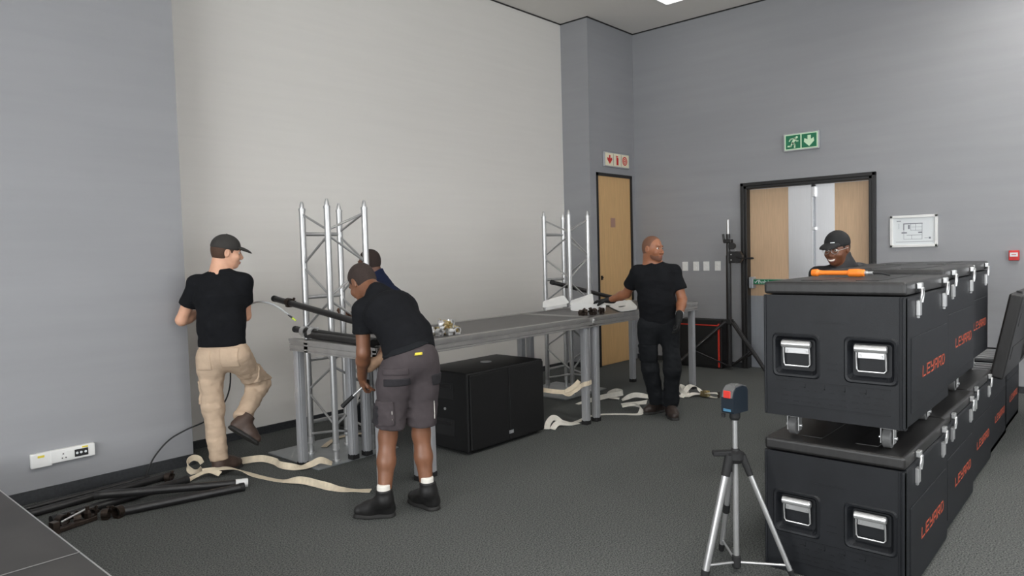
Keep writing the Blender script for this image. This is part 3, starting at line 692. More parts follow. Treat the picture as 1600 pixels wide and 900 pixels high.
def flight_case(label, loc, zb=.006, open_lid=None):
    t = thing('flight_case', label, 'flight case', loc, 0, 'black plastic flight cases')
    zt = zb + CH - .004
    if open_lid is None:
        MB().box((.03, 0, zb), (CL, CW, zt), .014).build('body', M_PLASTIC, t)
    else:
        b = MB()
        for q in (((.03, 0, zb), (CL, CW, zb + .03)), ((.03, 0, zb), (.065, CW, zt)), ((CL - .035, 0, zb), (CL, CW, zt)), ((.03, 0, zb), (CL, .03, zt)), ((.03, CW - .03, zb), (CL, CW, zt))): b.box(*q)
        b.build('body', M_PLASTIC, t)
        MB().box((.066, .031, zb + .031), (CL - .036, CW - .031, zb + .34), 0).build('foam_bed', M_FOAM, t)
        for k in range(6):
            x = .10 + k * .12
            MB().box((x, .04, zb + .34), (x + .035, CW - .04, zb + .56), .004).build('slot_divider', M_FOAM, t)
            MB().box((x + .05, .06, zb + .34), (x + .062, CW - .06, zb + .59), .003).build('metal_plate', M_ALU, t)
    # front panel with two handle wells
    ys = [0, .041, .243, .372, .574, CW]; zs = [zb, zb + .203, zb + .392, zt]
    fp = MB()
    for i in range(5):
        for j in range(3):
            if j == 1 and i in (1, 3): continue
            fp.box((0, ys[i], zs[j]), (.032, ys[i + 1], zs[j + 1]))
    fpo = fp.build('front_panel', M_PLASTIC, t)
    for q in (((-.007, .0, zb + .004), (.03, .014, zt - .002), .005), ((-.004, .018, zb + .004), (.02, .026, zt - .002), .003), ((-.007, CW - .012, zb + .004), (.03, CW, zt - .002), .005)): MB().box(*q).build('corner_rim', M_PLASTIC, t)
    emb = MB(); rr = random.Random(5)
    for k in range(9):
        yy = .08 + k * .054
        for z in (.075, .10, .13): emb.box((-.002, yy + rr.uniform(0, .012), zb + z), (.001, yy + rr.uniform(.022, .045), zb + z + .003))
    for k in range(4): emb.box((-.0025, .16 + k * .09, zb + .145), (.001, .19 + k * .09, zb + .149)).box((-.0025, .16 + k * .09, zb + .145), (.001, .164 + k * .09, zb + .165))
    emb.box((-.003, .06, zb + .172), (.001, CW - .06, zb + .175)).box((-.003, .06, zb + .055), (.001, CW - .06, zb + .058))
    emb.box((-.0025, .285, zb + .24), (.001, .33, zb + .243)).box((-.0025, .285, zb + .27), (.001, .33, zb + .273)).box((-.0025, .25, zb + .46), (.001, .40, zb + .463))
    tag(emb.build('embossed_mark', M_PLASTIC, fpo), kind='stuff')
    for i in (1, 3):
        y0, y1 = ys[i], ys[i + 1]; w = MB(); rim = .020; z0, z1 = zs[1], zs[2]
        def rr_(x, e, rad, n=4):
            out = []
            for cy, cz, a0 in ((y1 - e, z1 - e, 0), (y0 + e, z1 - e, 90), (y0 + e, z0 + e, 180), (y1 - e, z0 + e, 270)):
                sy = -1 if a0 in (0, 270) else 1; sz = -1 if a0 in (0, 90) else 1
                for k in range(n):
                    a = math.radians(a0 + 90 * k / (n - 1)); out.append((x, cy + sy * rad + math.cos(a) * rad, cz + sz * rad + math.sin(a) * rad))
            return out
        rings = [rr_(.002, -.014, .024), rr_(-.006, -.006, .024), rr_(-.004, .003, .02), rr_(.027, rim, .014)]
        n = len(rings[0]); w.add([q for r_ in rings for q in r_], [(a * n + k, a * n + (k + 1) % n, (a + 1) * n + (k + 1) % n, (a + 1) * n + k) for a in range(3) for k in range(n)] + [tuple(3 * n + k for k in range(n))])
        wo = w.build('handle_well', M_PLASTIC, t)
        yc = (y0 + y1) / 2; zg = zb + .352
        MB().box((.008, yc - .056, zg - .046), (.024, yc + .056, zg - .016), .002).build('handle_plate', M_CHROME, wo)
        for s_ in (-.045, .045): MB().lathe((.008, yc + s_, zg - .034), (-1, 0, 0), [(0, .006), (.003, .004)], 8).build('rivet', M_CHROME, wo)
        MB().lathe((0, yc - .068, zg), (0, 1, 0), [(0, .014), (.004, .018), (.132, .018), (.136, .014)], 16).build('handle_grip', M_CHROME, wo)
        MB().tube([(.0, yc - .06, zg), (.004, yc - .062, zg - .04), (.01, yc - .062, zg - .095), (.01, yc - .054, zg - .106), (.01, yc + .054, zg - .106), (.01, yc + .062, zg - .095), (.004, yc + .062, zg - .04), (.0, yc + .06, zg)], .0042, 6).build('handle_bail', M_CHROME, wo)
    # long side: raised panel and logo
    MB().box((.09, -.004, zb + .06), (CL - .07, .002, zb + .40), .003).build('side_panel', M_PLASTIC, t)
    logo(t, .295, zb + .20, .083, .046, -.004)
    if open_lid is None:
        lid_parts(t, zb + CH)
        for x in (.20, .75):
            MB().box((x - .03, -.006, zb + CH + .004), (x + .03, .01, zb + CH + .05), .008).build('latch_recess', M_RUBBER, t)
            zl = zb + CH
            k = MB().box((x - .022, -.016, zl - .10), (x + .022, .0, zl - .03), .003).build('latch', M_CHROME, t)
            MB().tube([(x - .016, -.018, zl - .04), (x - .021, -.022, zl - .008), (x - .013, -.024, zl + .026), (x + .013, -.024, zl + .026), (x + .021, -.022, zl - .008), (x + .016, -.018, zl - .04)], .005, 6).build('latch_loop', M_CHROME, k)
            MB().box((x - .022, -.022, zl + .022), (x + .022, -.002, zl + .050), .003).build('latch_keeper', M_CHROME, k)
            MB().box((x - .009, -.011, zl - .112), (x + .009, .0, zl - .10), .002).build('latch_tongue', M_CHROME, k)
    else:
        zl = zb + CH
        piv = Matrix.Translation((0, -.002, zl)) @ Matrix.Rotation(math.radians(open_lid), 4, 'X') @ Matrix.Translation((0, .006, -zl))
        lid_parts(t, zl, piv, .085)
        for x in (.2, .70): MB().box((x - .02, CW - .002, zl + .02), (x + .02, CW + .014, zl + .055), .003, piv).build('latch_keeper', M_RUBBER, t)
    if zb > .05:
        for i, (x, y) in enumerate(((.12, .10), (.12, CW - .10), (CL - .10, .10), (CL - .10, CW - .10))):
            k = MB().box((x - .045, y - .045, zb - .006), (x + .045, y + .045, zb + .002), .001).lathe((x, y, zb - .022), (0, 0, 1), [(0, .024), (.016, .032)], 14)
            k.box((x - .02, y - .029, .022), (x + .024, y - .024, zb - .012), .0015).box((x - .02, y + .024, .022), (x + .024, y + .029, zb - .012), .0015).box((x - .02, y - .029, zb - .026), (x + .024, y + .029, zb - .016), .0015)
            ko = k.build('caster_fork', M_CHROME, t)
            MB().lathe((x + .004, y - .02, .046), (0, 1, 0), [(0, .038), (.004, .046), (.036, .046), (.040, .038)], 18).build('wheel', M_GREYP, ko)
            MB().cone((x + .004, y - .038, .046), (x + .004, y + .038, .046), .008, n=8).build('axle', M_CHROME, ko)
    else:
        for x in (.12, CL - .12): MB().box((x - .05, .05, 0), (x + .05, CW - .05, zb + .002), .001).build('skid', M_RUBBER, t)
    return t
ZS = .006 + CH + .060 + .003
flight_case('front upper flight case carrying the orange tool, top of the nearest stack', (3.42, .775, ZS), .116)
flight_case('upper flight case in the middle of the top row', (4.36, .805, ZS), .14)
flight_case('upper flight case farthest from the tripod, end of the top row', (5.29, .862, ZS), .14)
flight_case('front lower flight case behind the tripod, bottom of the nearest stack', (3.42, .778, 0))
flight_case('second flight case of the bottom row, counted from the tripod', (4.332, .80, 0))
flight_case('third flight case of the bottom row, counted from the tripod', (5.244, .832, 0))
flight_case('open flight case of the bottom row with its lid tipped up', (6.156, .852, 0), open_lid=101)
flight_case('last open flight case of the bottom row by the picture edge', (7.07, .868, 0), open_lid=118)
t = thing('orange_hand_tool', 'orange rod tool with thick grip on the front upper case', 'tool', (3.90, 1.325, ZS + .116 + CH + .060 + .021 + .004), math.atan2(-.345, -.04))
MB().lathe((0, 0, 0), (1, 0, 0), [(-.012, .004), (-.008, .018), (.02, .02), (.032, .014), (.05, .012), (.19, .012)], 16).build('rod', M_TOOLOR, t)
MB().lathe((.18, 0, 0), (1, 0, 0), [(0, .013), (.006, .02), (.055, .021), (.08, .018), (.083, .012)], 16).build('grip', M_TOOLOR, t)
MB().lathe((.263, 0, 0), (1, 0, 0), [(0, .010), (.012, .011), (.016, .008), (.04, .008)], 12).build('ferrule', M_CHROME, t)
MB().tube([(.30, 0, 0), (.335, .004, .0), (.365, .012, -.008), (.378, .016, -.012)], .005, 8).build('tip', M_RUBBER, t)

# ================================================================== dark platform at the lower left
def platform(y0, y1, label, edge_all):
    t = thing('dark_platform', label, 'platform', (0.1, (y0 + y1) / 2, 0))
    x0, x1, zt = -.9, .942, .40
    wb(MB().box((x0, y0 + .004, zt - .05), (x1 - .004, y1 - .004, zt - .002)), 'board', mat('platform_board', rgb(60, 58, 57), .55, var=.12, scale=4), t)
    wb(MB().box((x1 - .006, y0, zt - .06), (x1, y1, zt), .001), 'edge_strip', M_ALUT, t)
    wb(MB().box((x0, y0, zt - .06), (x1, y0 + .004, zt - (.0 if edge_all else .001)), 0), 'edge_strip', M_ALUR if edge_all else M_PIPE, t)
    wb(MB().box((x0, y1 - .004, zt - .06), (x1, y1, zt - .001), 0), 'edge_strip', M_PIPE, t)
    for x in (x0 + .06, x1 - .06):
        for y in (y0 + .06, y1 - .06): wb(MB().box((x - .03, y - .03, 0), (x + .03, y + .03, zt - .05), .004), 'leg', M_PIPE, t)
platform(3.312, 5.30, 'dark low platform in the lower left corner, far board', True)
platform(1.32, 3.308, 'dark low platform in the lower left corner, near board', False)

# ================================================================== straps
def strap(label, ctrls, m, name='lifting_strap', w=.052, parts=None):
    c0 = ctrls[0][0]
    t = thing(name, label, 'strap', (c0[0], c0[1], 0))
    for c in ctrls: wb(MB().ribbon(c, w), 'webbing', m, t)
    if parts: parts(t)
    return t
strap('cream strap trailing from the standing foot to the front table leg', [[(2.30, 5.20, .045, 40), (2.42, 5.12, .055, 10), (2.50, 5.02, .04, -20), (2.56, 4.89, .006, 0), (2.61, 4.65, .004, 0), (2.66, 4.45, .035, 55), (2.70, 4.28, .03, 80), (2.755, 4.12, .012, 20), (2.82, 4.02, .006, 0), (2.88, 3.93, .006, 10)]], M_CREAM)
strap('cream strap looping behind the standing foot towards the truss plate', [[(2.46, 5.30, .02, 30), (2.60, 5.28, .03, 75), (2.76, 5.20, .035, 85), (2.80, 5.05, .03, 60), (2.77, 4.92, .035, 85), (2.80, 4.82, .03, 60), (2.86, 4.76, .02, 20), (2.93, 4.73, .035, 45), (2.99, 4.70, .055, 55), (3.06, 4.655, .02, 20)]], M_CREAM)
strap('cream coiled strap end on the carpet at the pier corner', [[(2.16, 5.17, .012, 20), (2.24, 5.20, .02, 10), (2.33, 5.16, .05, 20), (2.38, 5.08, .03, 30)],
      [(2.32 + .055 * math.cos(a), 5.36 + .03 * math.sin(a), .06 + .05 * math.sin(a * 1.0), 88) for a in [k * .7 for k in range(9)]]], M_CREAM, w=.045)
strap('cream strap lying flat under the left truss tower', [[(3.30, 5.13, .018, 0), (3.45, 5.24, .02, 0), (3.60, 5.30, .018, 0), (3.75, 5.26, .018, 0), (3.95, 5.12, .006, 0)]], M_CREAM)
strap('white strap in loops on the carpet at the boots of the man in black gloves', [
    [(5.50, 4.02, .004, 0), (5.68, 3.93, .006, 0), (5.80, 3.78, .006, 0), (5.88, 3.66, .006, 10), (5.96, 3.68, .05, 50), (6.02, 3.80, .06, 60), (5.98, 3.92, .04, 40), (6.04, 3.78, .07, 30), (6.03, 3.66, .10, 50)],
    [(5.90, 4.42, .006, 0), (6.12, 4.38, .02, 40), (6.28, 4.28, .05, 80), (6.40, 4.18, .07, 85), (6.42, 4.28, .08, 80), (6.30, 4.32, .05, 60), (6.36, 4.20, .012, 10)],
    [(6.32, 4.14, .01, 10), (6.40, 4.05, .06, 80), (6.48, 3.98, .05, 70), (6.62, 3.92, .012, 20), (6.74, 3.84, .006, 0), (6.84, 3.70, .02, 20)]], M_WEB)
def ratchet(t):
    k = MB().box((6.955, 3.475, .01), (7.025, 3.565, .035), .004).box((6.96, 3.48, .03), (6.968, 3.56, .07), .002).box((7.012, 3.48, .03), (7.02, 3.56, .07), .002)
    ko = wb(k, 'ratchet', M_GOLD, t)
    MB().cone((6.955, 3.52, .055), (7.025, 3.52, .055), .014, n=10).build('ratchet_spool', M_GOLD, ko)
    wb(MB().box((6.985, 3.36, .01), (7.01, 3.375, .075), .003), 'hook', M_DKMET, t)
strap('white coiled strap with a brass ratchet by the right deck leg', [
    [(6.80, 3.70, .008, 10), (6.86, 3.70, .04, 30), (6.93, 3.70, .085, 60), (6.99, 3.68, .11, 20), (7.04, 3.64, .09, -20), (7.02, 3.58, .05, 0), (6.98, 3.50, .05, 0), (6.98, 3.40, .06, 5), (6.99, 3.37, .05, 0)],
    [(6.85, 3.66, .01, 0), (6.95, 3.64, .03, 20), (7.02, 3.55, .02, 0), (7.0, 3.45, .008, 0), (7.0, 3.38, .008, 0)],
    [(6.90 + .05 * math.cos(a), 3.72 + .05 * math.sin(a), .06 + .045 * math.sin(a), 86) for a in [k * .75 for k in range(9)]]], M_WEB, parts=ratchet)
strap('cream strap tied around the middle deck legs above the floor', [
    [(4.87, 4.33, .40, 70), (4.98, 4.20, .345, 70), (5.08, 4.06, .315, 60), (5.17, 3.93, .315, 70), (5.215, 3.87, .36, 80), (5.222, 3.825, .385, 86), (5.255, 3.805, .39, 88), (5.31, 3.806, .395, 88)],
    [(5.13, 3.98, .315, 40), (5.16, 3.93, .345, 75), (5.19, 3.89, .385, 80), (5.205, 3.87, .415, 60)],
    [(5.12, 3.99, .31, 60), (5.15, 3.95, .285, 30), (5.175, 3.92, .315, 60)]], M_CREAM, w=.042)
strap('white strap twisted on the carpet between subwoofer and middle deck legs', [
    [(4.90, 4.02, .006, 0), (4.98, 4.06, .05, 30), (5.06, 4.06, .075, 60), (5.12, 4.0, .03, 30), (5.24, 3.96, .008, 0), (5.46, 3.99, .006, 0)],
    [(4.92, 3.97, .008, 10), (5.04, 4.0, .035, 40), (5.14, 3.96, .01, 10), (5.25, 3.92, .006, 0)]], M_WEB)

# ================================================================== cables
t = thing('black_cable', 'thin black cable running from the skirting up behind the man in khaki trousers', 'cable', (2.10, 5.56, 0))
cpts = [(2.00, 5.50, .008), (2.03, 5.52, .03), (2.09, 5.53, .14), (2.20, 5.52, .25), (2.33, 5.50, .31), (2.47, 5.46, .36), (2.60, 5.45, .46), (2.66, 5.44, .60), (2.66, 5.42, .80), (2.62, 5.36, 1.0), (2.60, 5.32, 1.1)]
def smoothpts(P, seg=6):
    P = [Vector(p) for p in P]; out = []
    for i in range(len(P) - 1):
        p0, p1, p2, p3 = P[max(i - 1, 0)], P[i], P[i + 1], P[min(i + 2, len(P) - 1)]
        for k in range(seg):
            u = k / seg; out.append(0.5 * ((2 * p1) + (p2 - p0) * u + (2 * p0 - 5 * p1 + 4 * p2 - p3) * u * u + (3 * p1 - p0 - 3 * p2 + p3) * u ** 3))
    return out + [P[-1]]
wb(MB().tube(smoothpts(cpts), .006, 8), 'sheath', M_CABLE, t)
wb(MB().cone((2.0, 5.47, .010), (2.0, 5.51, .010), .009, n=8), 'plug', M_RUBBER, t)

# ================================================================== people: bodies and clothes as smooth blended volumes
def nv(v):
    v = np.asarray(v, float); return v / max(np.linalg.norm(v), 1e-9)
class Vol:
    """list of soft primitives that are blended into one surface"""
    def __init__(s): s.p = []; s.cuts = []; s.wr = None
    def rc(s, a, b, r1, r2, k=.03): s.p.append(('rc', np.array(a, float), np.array(b, float), r1, r2, k, 1)); return s
    def ell(s, c, r, R=None, k=.02, sub=False):
        s.p.append(('el', np.array(c, float), np.array(r, float), np.eye(3) if R is None else np.array(R, float), 0, k, -1 if sub else 1)); return s
    def ec(s, a, b, w1, w2, side, k=.04, sub=False):
        s.p.append(('ec', np.array(a, float), np.array(b, float), (w1, w2), nv(side), k, -1 if sub else 1)); return s
    def cyl(s, a, d, r, l):
        s.p.append(('cy', np.array(a, float), nv(d), r, l, .006, -1)); return s
    def cut(s, pt, n, k=.008): s.cuts.append((np.array(pt, float), nv(n), k)); return s
    def bounds(s):
        lo = np.full(3, 1e9); hi = -lo
        for q in s.p:
            if q[6] < 0: continue
            if q[0] == 'el': r = float(max(q[2])); pts = [q[1]]
            elif q[0] == 'rc': r = max(q[3], q[4]); pts = [q[1], q[2]]
            else: r = max(max(q[3][0]), max(q[3][1])); pts = [q[1], q[2]]
            for c in pts: lo = np.minimum(lo, c - r); hi = np.maximum(hi, c + r)
        return lo, hi
    def field(s, ax):
        D = np.full(tuple(len(a) for a in ax), .15, np.float32)
        for q in s.p:
            if q[0] == 'el': r = float(max(q[2])); pts = [q[1]]
            elif q[0] == 'rc': r = max(q[3], q[4]); pts = [q[1], q[2]]
            elif q[0] == 'cy': r = q[3]; pts = [q[1], q[1] + q[2] * q[4]]
            else: r = max(max(q[3][0]), max(q[3][1])); pts = [q[1], q[2]]
            k = q[5]; mrg = r + k + .035
            lo = np.min(pts, axis=0) - mrg; hi = np.max(pts, axis=0) + mrg
            sl = tuple(slice(int(np.searchsorted(ax[i], lo[i])), int(np.searchsorted(ax[i], hi[i]))) for i in range(3))
            if any(t.stop - t.start < 1 for t in sl): continue
            X = ax[0][sl[0]][:, None, None]; Y = ax[1][sl[1]][None, :, None]; Z = ax[2][sl[2]][None, None, :]
            if q[0] == 'el':
                c, rr, R = q[1], q[2], q[3]; x, y, z = X - c[0], Y - c[1], Z - c[2]
                u = x * R[0][0] + y * R[0][1] + z * R[0][2]; v = x * R[1][0] + y * R[1][1] + z * R[1][2]; w = x * R[2][0] + y * R[2][1] + z * R[2][2]
                k0 = np.sqrt((u / rr[0]) ** 2 + (v / rr[1]) ** 2 + (w / rr[2]) ** 2)
                k1 = np.sqrt((u / rr[0] ** 2) ** 2 + (v / rr[1] ** 2) ** 2 + (w / rr[2] ** 2) ** 2)
                d = k0 * (k0 - 1) / np.maximum(k1, 1e-6)
            elif q[0] == 'rc':
                a, b = q[1], q[2]; ab = b - a; L2 = max(float(ab @ ab), 1e-9)
                x, y, z = X - a[0], Y - a[1], Z - a[2]
                t = np.clip((x * ab[0] + y * ab[1] + z * ab[2]) / L2, 0, 1)
                d = np.sqrt((x - t * ab[0]) ** 2 + (y - t * ab[1]) ** 2 + (z - t * ab[2]) ** 2) - (q[3] + (q[4] - q[3]) * t)
            elif q[0] == 'cy':
                a, dd = q[1], q[2]; x, y, z = X - a[0], Y - a[1], Z - a[2]
                t = x * dd[0] + y * dd[1] + z * dd[2]
                rad = np.sqrt(np.maximum(x * x + y * y + z * z - t * t, 0))
                d = np.maximum(rad - q[3], np.abs(t - q[4] / 2) - q[4] / 2)
            else:
                a, b = q[1], q[2]; (w1, d1), (w2, d2) = q[3]; ab = b - a; L = max(np.linalg.norm(ab), 1e-6); dr = ab / L
                sd = nv(q[4] - dr * (q[4] @ dr)); fr = np.cross(dr, sd)
                x, y, z = X - a[0], Y - a[1], Z - a[2]
                al = x * dr[0] + y * dr[1] + z * dr[2]; t = np.clip(al / L, 0, 1)
                ww = w1 + (w2 - w1) * t; dd = d1 + (d2 - d1) * t; ex = al - t * L; mn = np.minimum(ww, dd)
                u = x * sd[0] + y * sd[1] + z * sd[2]; v = x * fr[0] + y * fr[1] + z * fr[2]
                k0 = np.sqrt((u / ww) ** 2 + (v / dd) ** 2 + (ex / mn) ** 2)
                k1 = np.sqrt((u / ww ** 2) ** 2 + (v / dd ** 2) ** 2 + (ex / mn ** 2) ** 2)
                d = k0 * (k0 - 1) / np.maximum(k1, 1e-6)
            O = D[sl]
            if q[6] > 0:
                h = np.clip(.5 + .5 * (O - d) / k, 0, 1); D[sl] = O * (1 - h) + d * h - k * h * (1 - h)
            else:
                d = -d; h = np.clip(.5 - .5 * (O - d) / k, 0, 1); D[sl] = O * (1 - h) + d * h + k * h * (1 - h)
        X = ax[0][:, None, None]; Y = ax[1][None, :, None]; Z = ax[2][None, None, :]
        if s.wr is not None: D = D + s.wr(X, Y, Z).astype(np.float32)
        for pt, n, k in s.cuts:
            d = (X - pt[0]) * n[0] + (Y - pt[1]) * n[1] + (Z - pt[2]) * n[2]
            h = np.clip(.5 - .5 * (D - d) / k, 0, 1); D = D * (1 - h) + d * h + k * h * (1 - h)
        return D
def wrinkle(amp, seed, f=38.0):
    r = np.random.RandomState(seed); dirs = r.normal(size=(5, 3)); dirs[:, 2] *= 2.2; ph = r.uniform(0, 6.28, 5)
    dirs /= np.linalg.norm(dirs, axis=1)[:, None]; fr = f * np.array([.45, .7, 1.0, 1.35, .3])
    def g(X, Y, Z):
        w = [np.sin((X * d[0] + Y * d[1] + Z * d[2]) * q + p) for d, q, p in zip(dirs, fr, ph)]
        return amp * (w[0] * .5 + w[1] * w[4] * .6 + w[2] * w[0] * .6 + w[3] * w[1] * .4)
    return g
def axes_for(lo, hi, res, fine=None):
    out = []
    for i in range(3):
        pts = [lo[i]]
        while pts[-1] < hi[i]:
            p = pts[-1]; st = res
            for (a, b, rf) in (fine or []):
                if a[i] - res <= p <= b[i]: st = min(st, rf)
            pts.append(p + st)
        out.append(np.array(pts, np.float32))
    return out
def nets(D, ax):
    S = D < 0; nx, ny, nz = D.shape
    cnt = np.zeros((nx - 1, ny - 1, nz - 1), np.uint8)
    offs = [(i, j, k) for i in (0, 1) for j in (0, 1) for k in (0, 1)]
    for i, j, k in offs: cnt += S[i:nx - 1 + i, j:ny - 1 + j, k:nz - 1 + k]
    act = (cnt > 0) & (cnt < 8); I = np.argwhere(act); idm = np.full(act.shape, -1, np.int32); idm[act] = np.arange(len(I))
    acc = np.zeros((len(I), 3)); num = np.zeros(len(I))
    for a in offs:
        for d in range(3):
            if a[d]: continue
            b = list(a); b[d] = 1
            v0 = D[I[:, 0] + a[0], I[:, 1] + a[1], I[:, 2] + a[2]]; v1 = D[I[:, 0] + b[0], I[:, 1] + b[1], I[:, 2] + b[2]]
            m = (v0 < 0) != (v1 < 0); t = np.where(m, v0 / np.where(m, v0 - v1, 1), 0)
            p = np.array(a, float)[None, :].repeat(len(I), 0); p[:, d] += t
            acc += p * m[:, None]; num += m
    P = I + acc / num[:, None]
    V = np.stack([np.interp(P[:, d], np.arange(len(ax[d])), ax[d]) for d in range(3)], 1)
    F = []
    for d in range(3):
        e, f = [(1, 2), (2, 0), (0, 1)][d]
        sa = [slice(None)] * 3; sb = [slice(None)] * 3; sa[d] = slice(0, -1); sb[d] = slice(1, None)
        A = S[tuple(sa)]; B = S[tuple(sb)]; E = np.argwhere(A != B)
        E = E[(E[:, e] > 0) & (E[:, f] > 0) & (E[:, e] < D.shape[e] - 1) & (E[:, f] < D.shape[f] - 1)]
        ins = A[E[:, 0], E[:, 1], E[:, 2]]
        def g(de, df):
            q = E.copy(); q[:, e] += de; q[:, f] += df; return idm[q[:, 0], q[:, 1], q[:, 2]]
        Q = np.stack([g(-1, -1), g(0, -1), g(0, 0), g(-1, 0)], 1)
        Q[~ins] = Q[~ins][:, ::-1]; F.append(Q)
    F = np.concatenate(F); F = F[(F >= 0).all(1)]
    return V, F
def vol_mesh(vols, name, m, parent, res=.009, fine=None, k=.012, org=(0, 0, 0), keep=None, smooth_it=1):
    vols = vols if isinstance(vols, list) else [vols]
    lo = np.min([v.bounds()[0] for v in vols], axis=0) - .02; hi = np.max([v.bounds()[1] for v in vols], axis=0) + .02
    ax = axes_for(lo, hi, res, fine); D = None
    for v in vols:
        d = v.field(ax)
        if D is None: D = d
        else:
            h = np.clip(.5 + .5 * (D - d) / k, 0, 1); D = D * (1 - h) + d * h - k * h * (1 - h)
    if keep is not None: D = keep(D, ax)
    V, F = nets(D, ax)
    if len(V) == 0: return None
    for _ in range(smooth_it):
        A = np.zeros_like(V); N = np.zeros(len(V))
        for i in range(4):
            for j in ((i + 1) % 4, (i - 1) % 4): np.add.at(A, F[:, i], V[F[:, j]]); np.add.at(N, F[:, i], 1)
        V = V * .5 + .5 * A / np.maximum(N, 1)[:, None]
    V = V - np.array(org)
    me = bpy.data.meshes.new(name); me.vertices.add(len(V)); me.vertices.foreach_set('co', V.astype(np.float32).ravel())
    me.loops.add(len(F) * 4); me.loops.foreach_set('vertex_index', F.astype(np.int32).ravel())
    me.polygons.add(len(F)); me.polygons.foreach_set('loop_start', np.arange(0, len(F) * 4, 4, dtype=np.int32))
    me.polygons.foreach_set('use_smooth', np.ones(len(F), bool)); me.update(calc_edges=True); me.validate()
    me.materials.append(m); return put(me, name, parent)

def hand(v, w, d, n, side, curl=.5, gl=0.0, sc=1.0):
    """palm, four fingers of different length and a thumb; d wrist to knuckles, n palm normal"""
    w = np.array(w, float); d = nv(d); n = np.array(n, float); n = nv(n - d * (n @ d)); t = np.cross(d, n) * side
    v.rc(w - d * .02, w + d * .03, .025 + gl, .024 + gl, .02)
    v.ec(w + d * .03 * sc, w + d * .082 * sc, (.036 + gl, .017 + gl), (.041 + gl, .014 + gl), t, .018)
    for i in range(4):
        p = w + (d * (.090, .095, .091, .082)[i] + t * (.031, .0105, -.0105, -.030)[i]) * sc
        L = (.072, .080, .074, .058)[i] * sc; a = curl * .35; r = .0092 + gl * .8
        for f, da in ((.45, .5), (.31, .75), (.24, .6)):
            q = p + (d * math.cos(a) + n * math.sin(a)) * L * f; v.rc(p, q, r, r * .9, .006); p = q; a += curl * da * 1.3; r *= .9
    p = w + (d * .028 + t * .026) * sc; r = .0125 + gl
    for L, q in ((.042, d * .62 + t * .75 + n * .25), (.032, d * .85 + t * .35 + n * .35 * (1 + curl)), (.026, d * .9 + t * .05 + n * .5 * (1 + curl))):
        e = p + nv(q) * L * sc; v.rc(p, e, r, r * .9, .01); p = e; r *= .9
def head_frame(fwd, up):
    f = nv(fwd); u = np.array(up, float); u = nv(u - f * (u @ f)); r = np.cross(f, u); return np.array([r, f, u])
def head_vol(v, c, R, s=1.0, smile=False):
    c = np.array(c, float)
    L = lambda x, y, z: c + (R[0] * x + R[1] * y + R[2] * z) * s
    e = lambda p, r, k=.02, sub=False: v.ell(L(*p), np.array(r) * s, R, k, sub)
    e((0, -.012, .035), (.076, .097, .088)); e((0, .018, -.035), (.066, .078, .078), .03); e((0, .045, -.078), (.046, .045, .036), .03)
    e((0, .068, -.097), (.026, .022, .020), .02)
    v.rc(L(-.034, .082, .022), L(.034, .082, .022), .011 * s, .011 * s, .018)
    for sx in (-1, 1):
        e((sx * .040, .066, -.032), (.026, .026, .026), .025)
        e((sx * .032, .098, .003), (.017, .013, .011), .008, True)
        e((sx * .078, -.008, -.006), (.009, .020, .033), .008)
        e((sx * .086, -.004, -.004), (.005, .010, .018), .006, True)
        e((sx * .014, .106, -.040), (.009, .011, .009), .008)
    v.rc(L(0, .092, .008), L(0, .113, -.032), .0085 * s, .0125 * s, .012)
    e((0, .093, -.066 if not smile else -.064), (.026 if not smile else .032, .012, .0065), .006); e((0, .090, -.079), (.022 if not smile else .028, .012, .0075), .006)
    v.rc(L(0, -.03, -.05), L(0, -.045, -.12), .058 * s, .058 * s, .03)
    return L
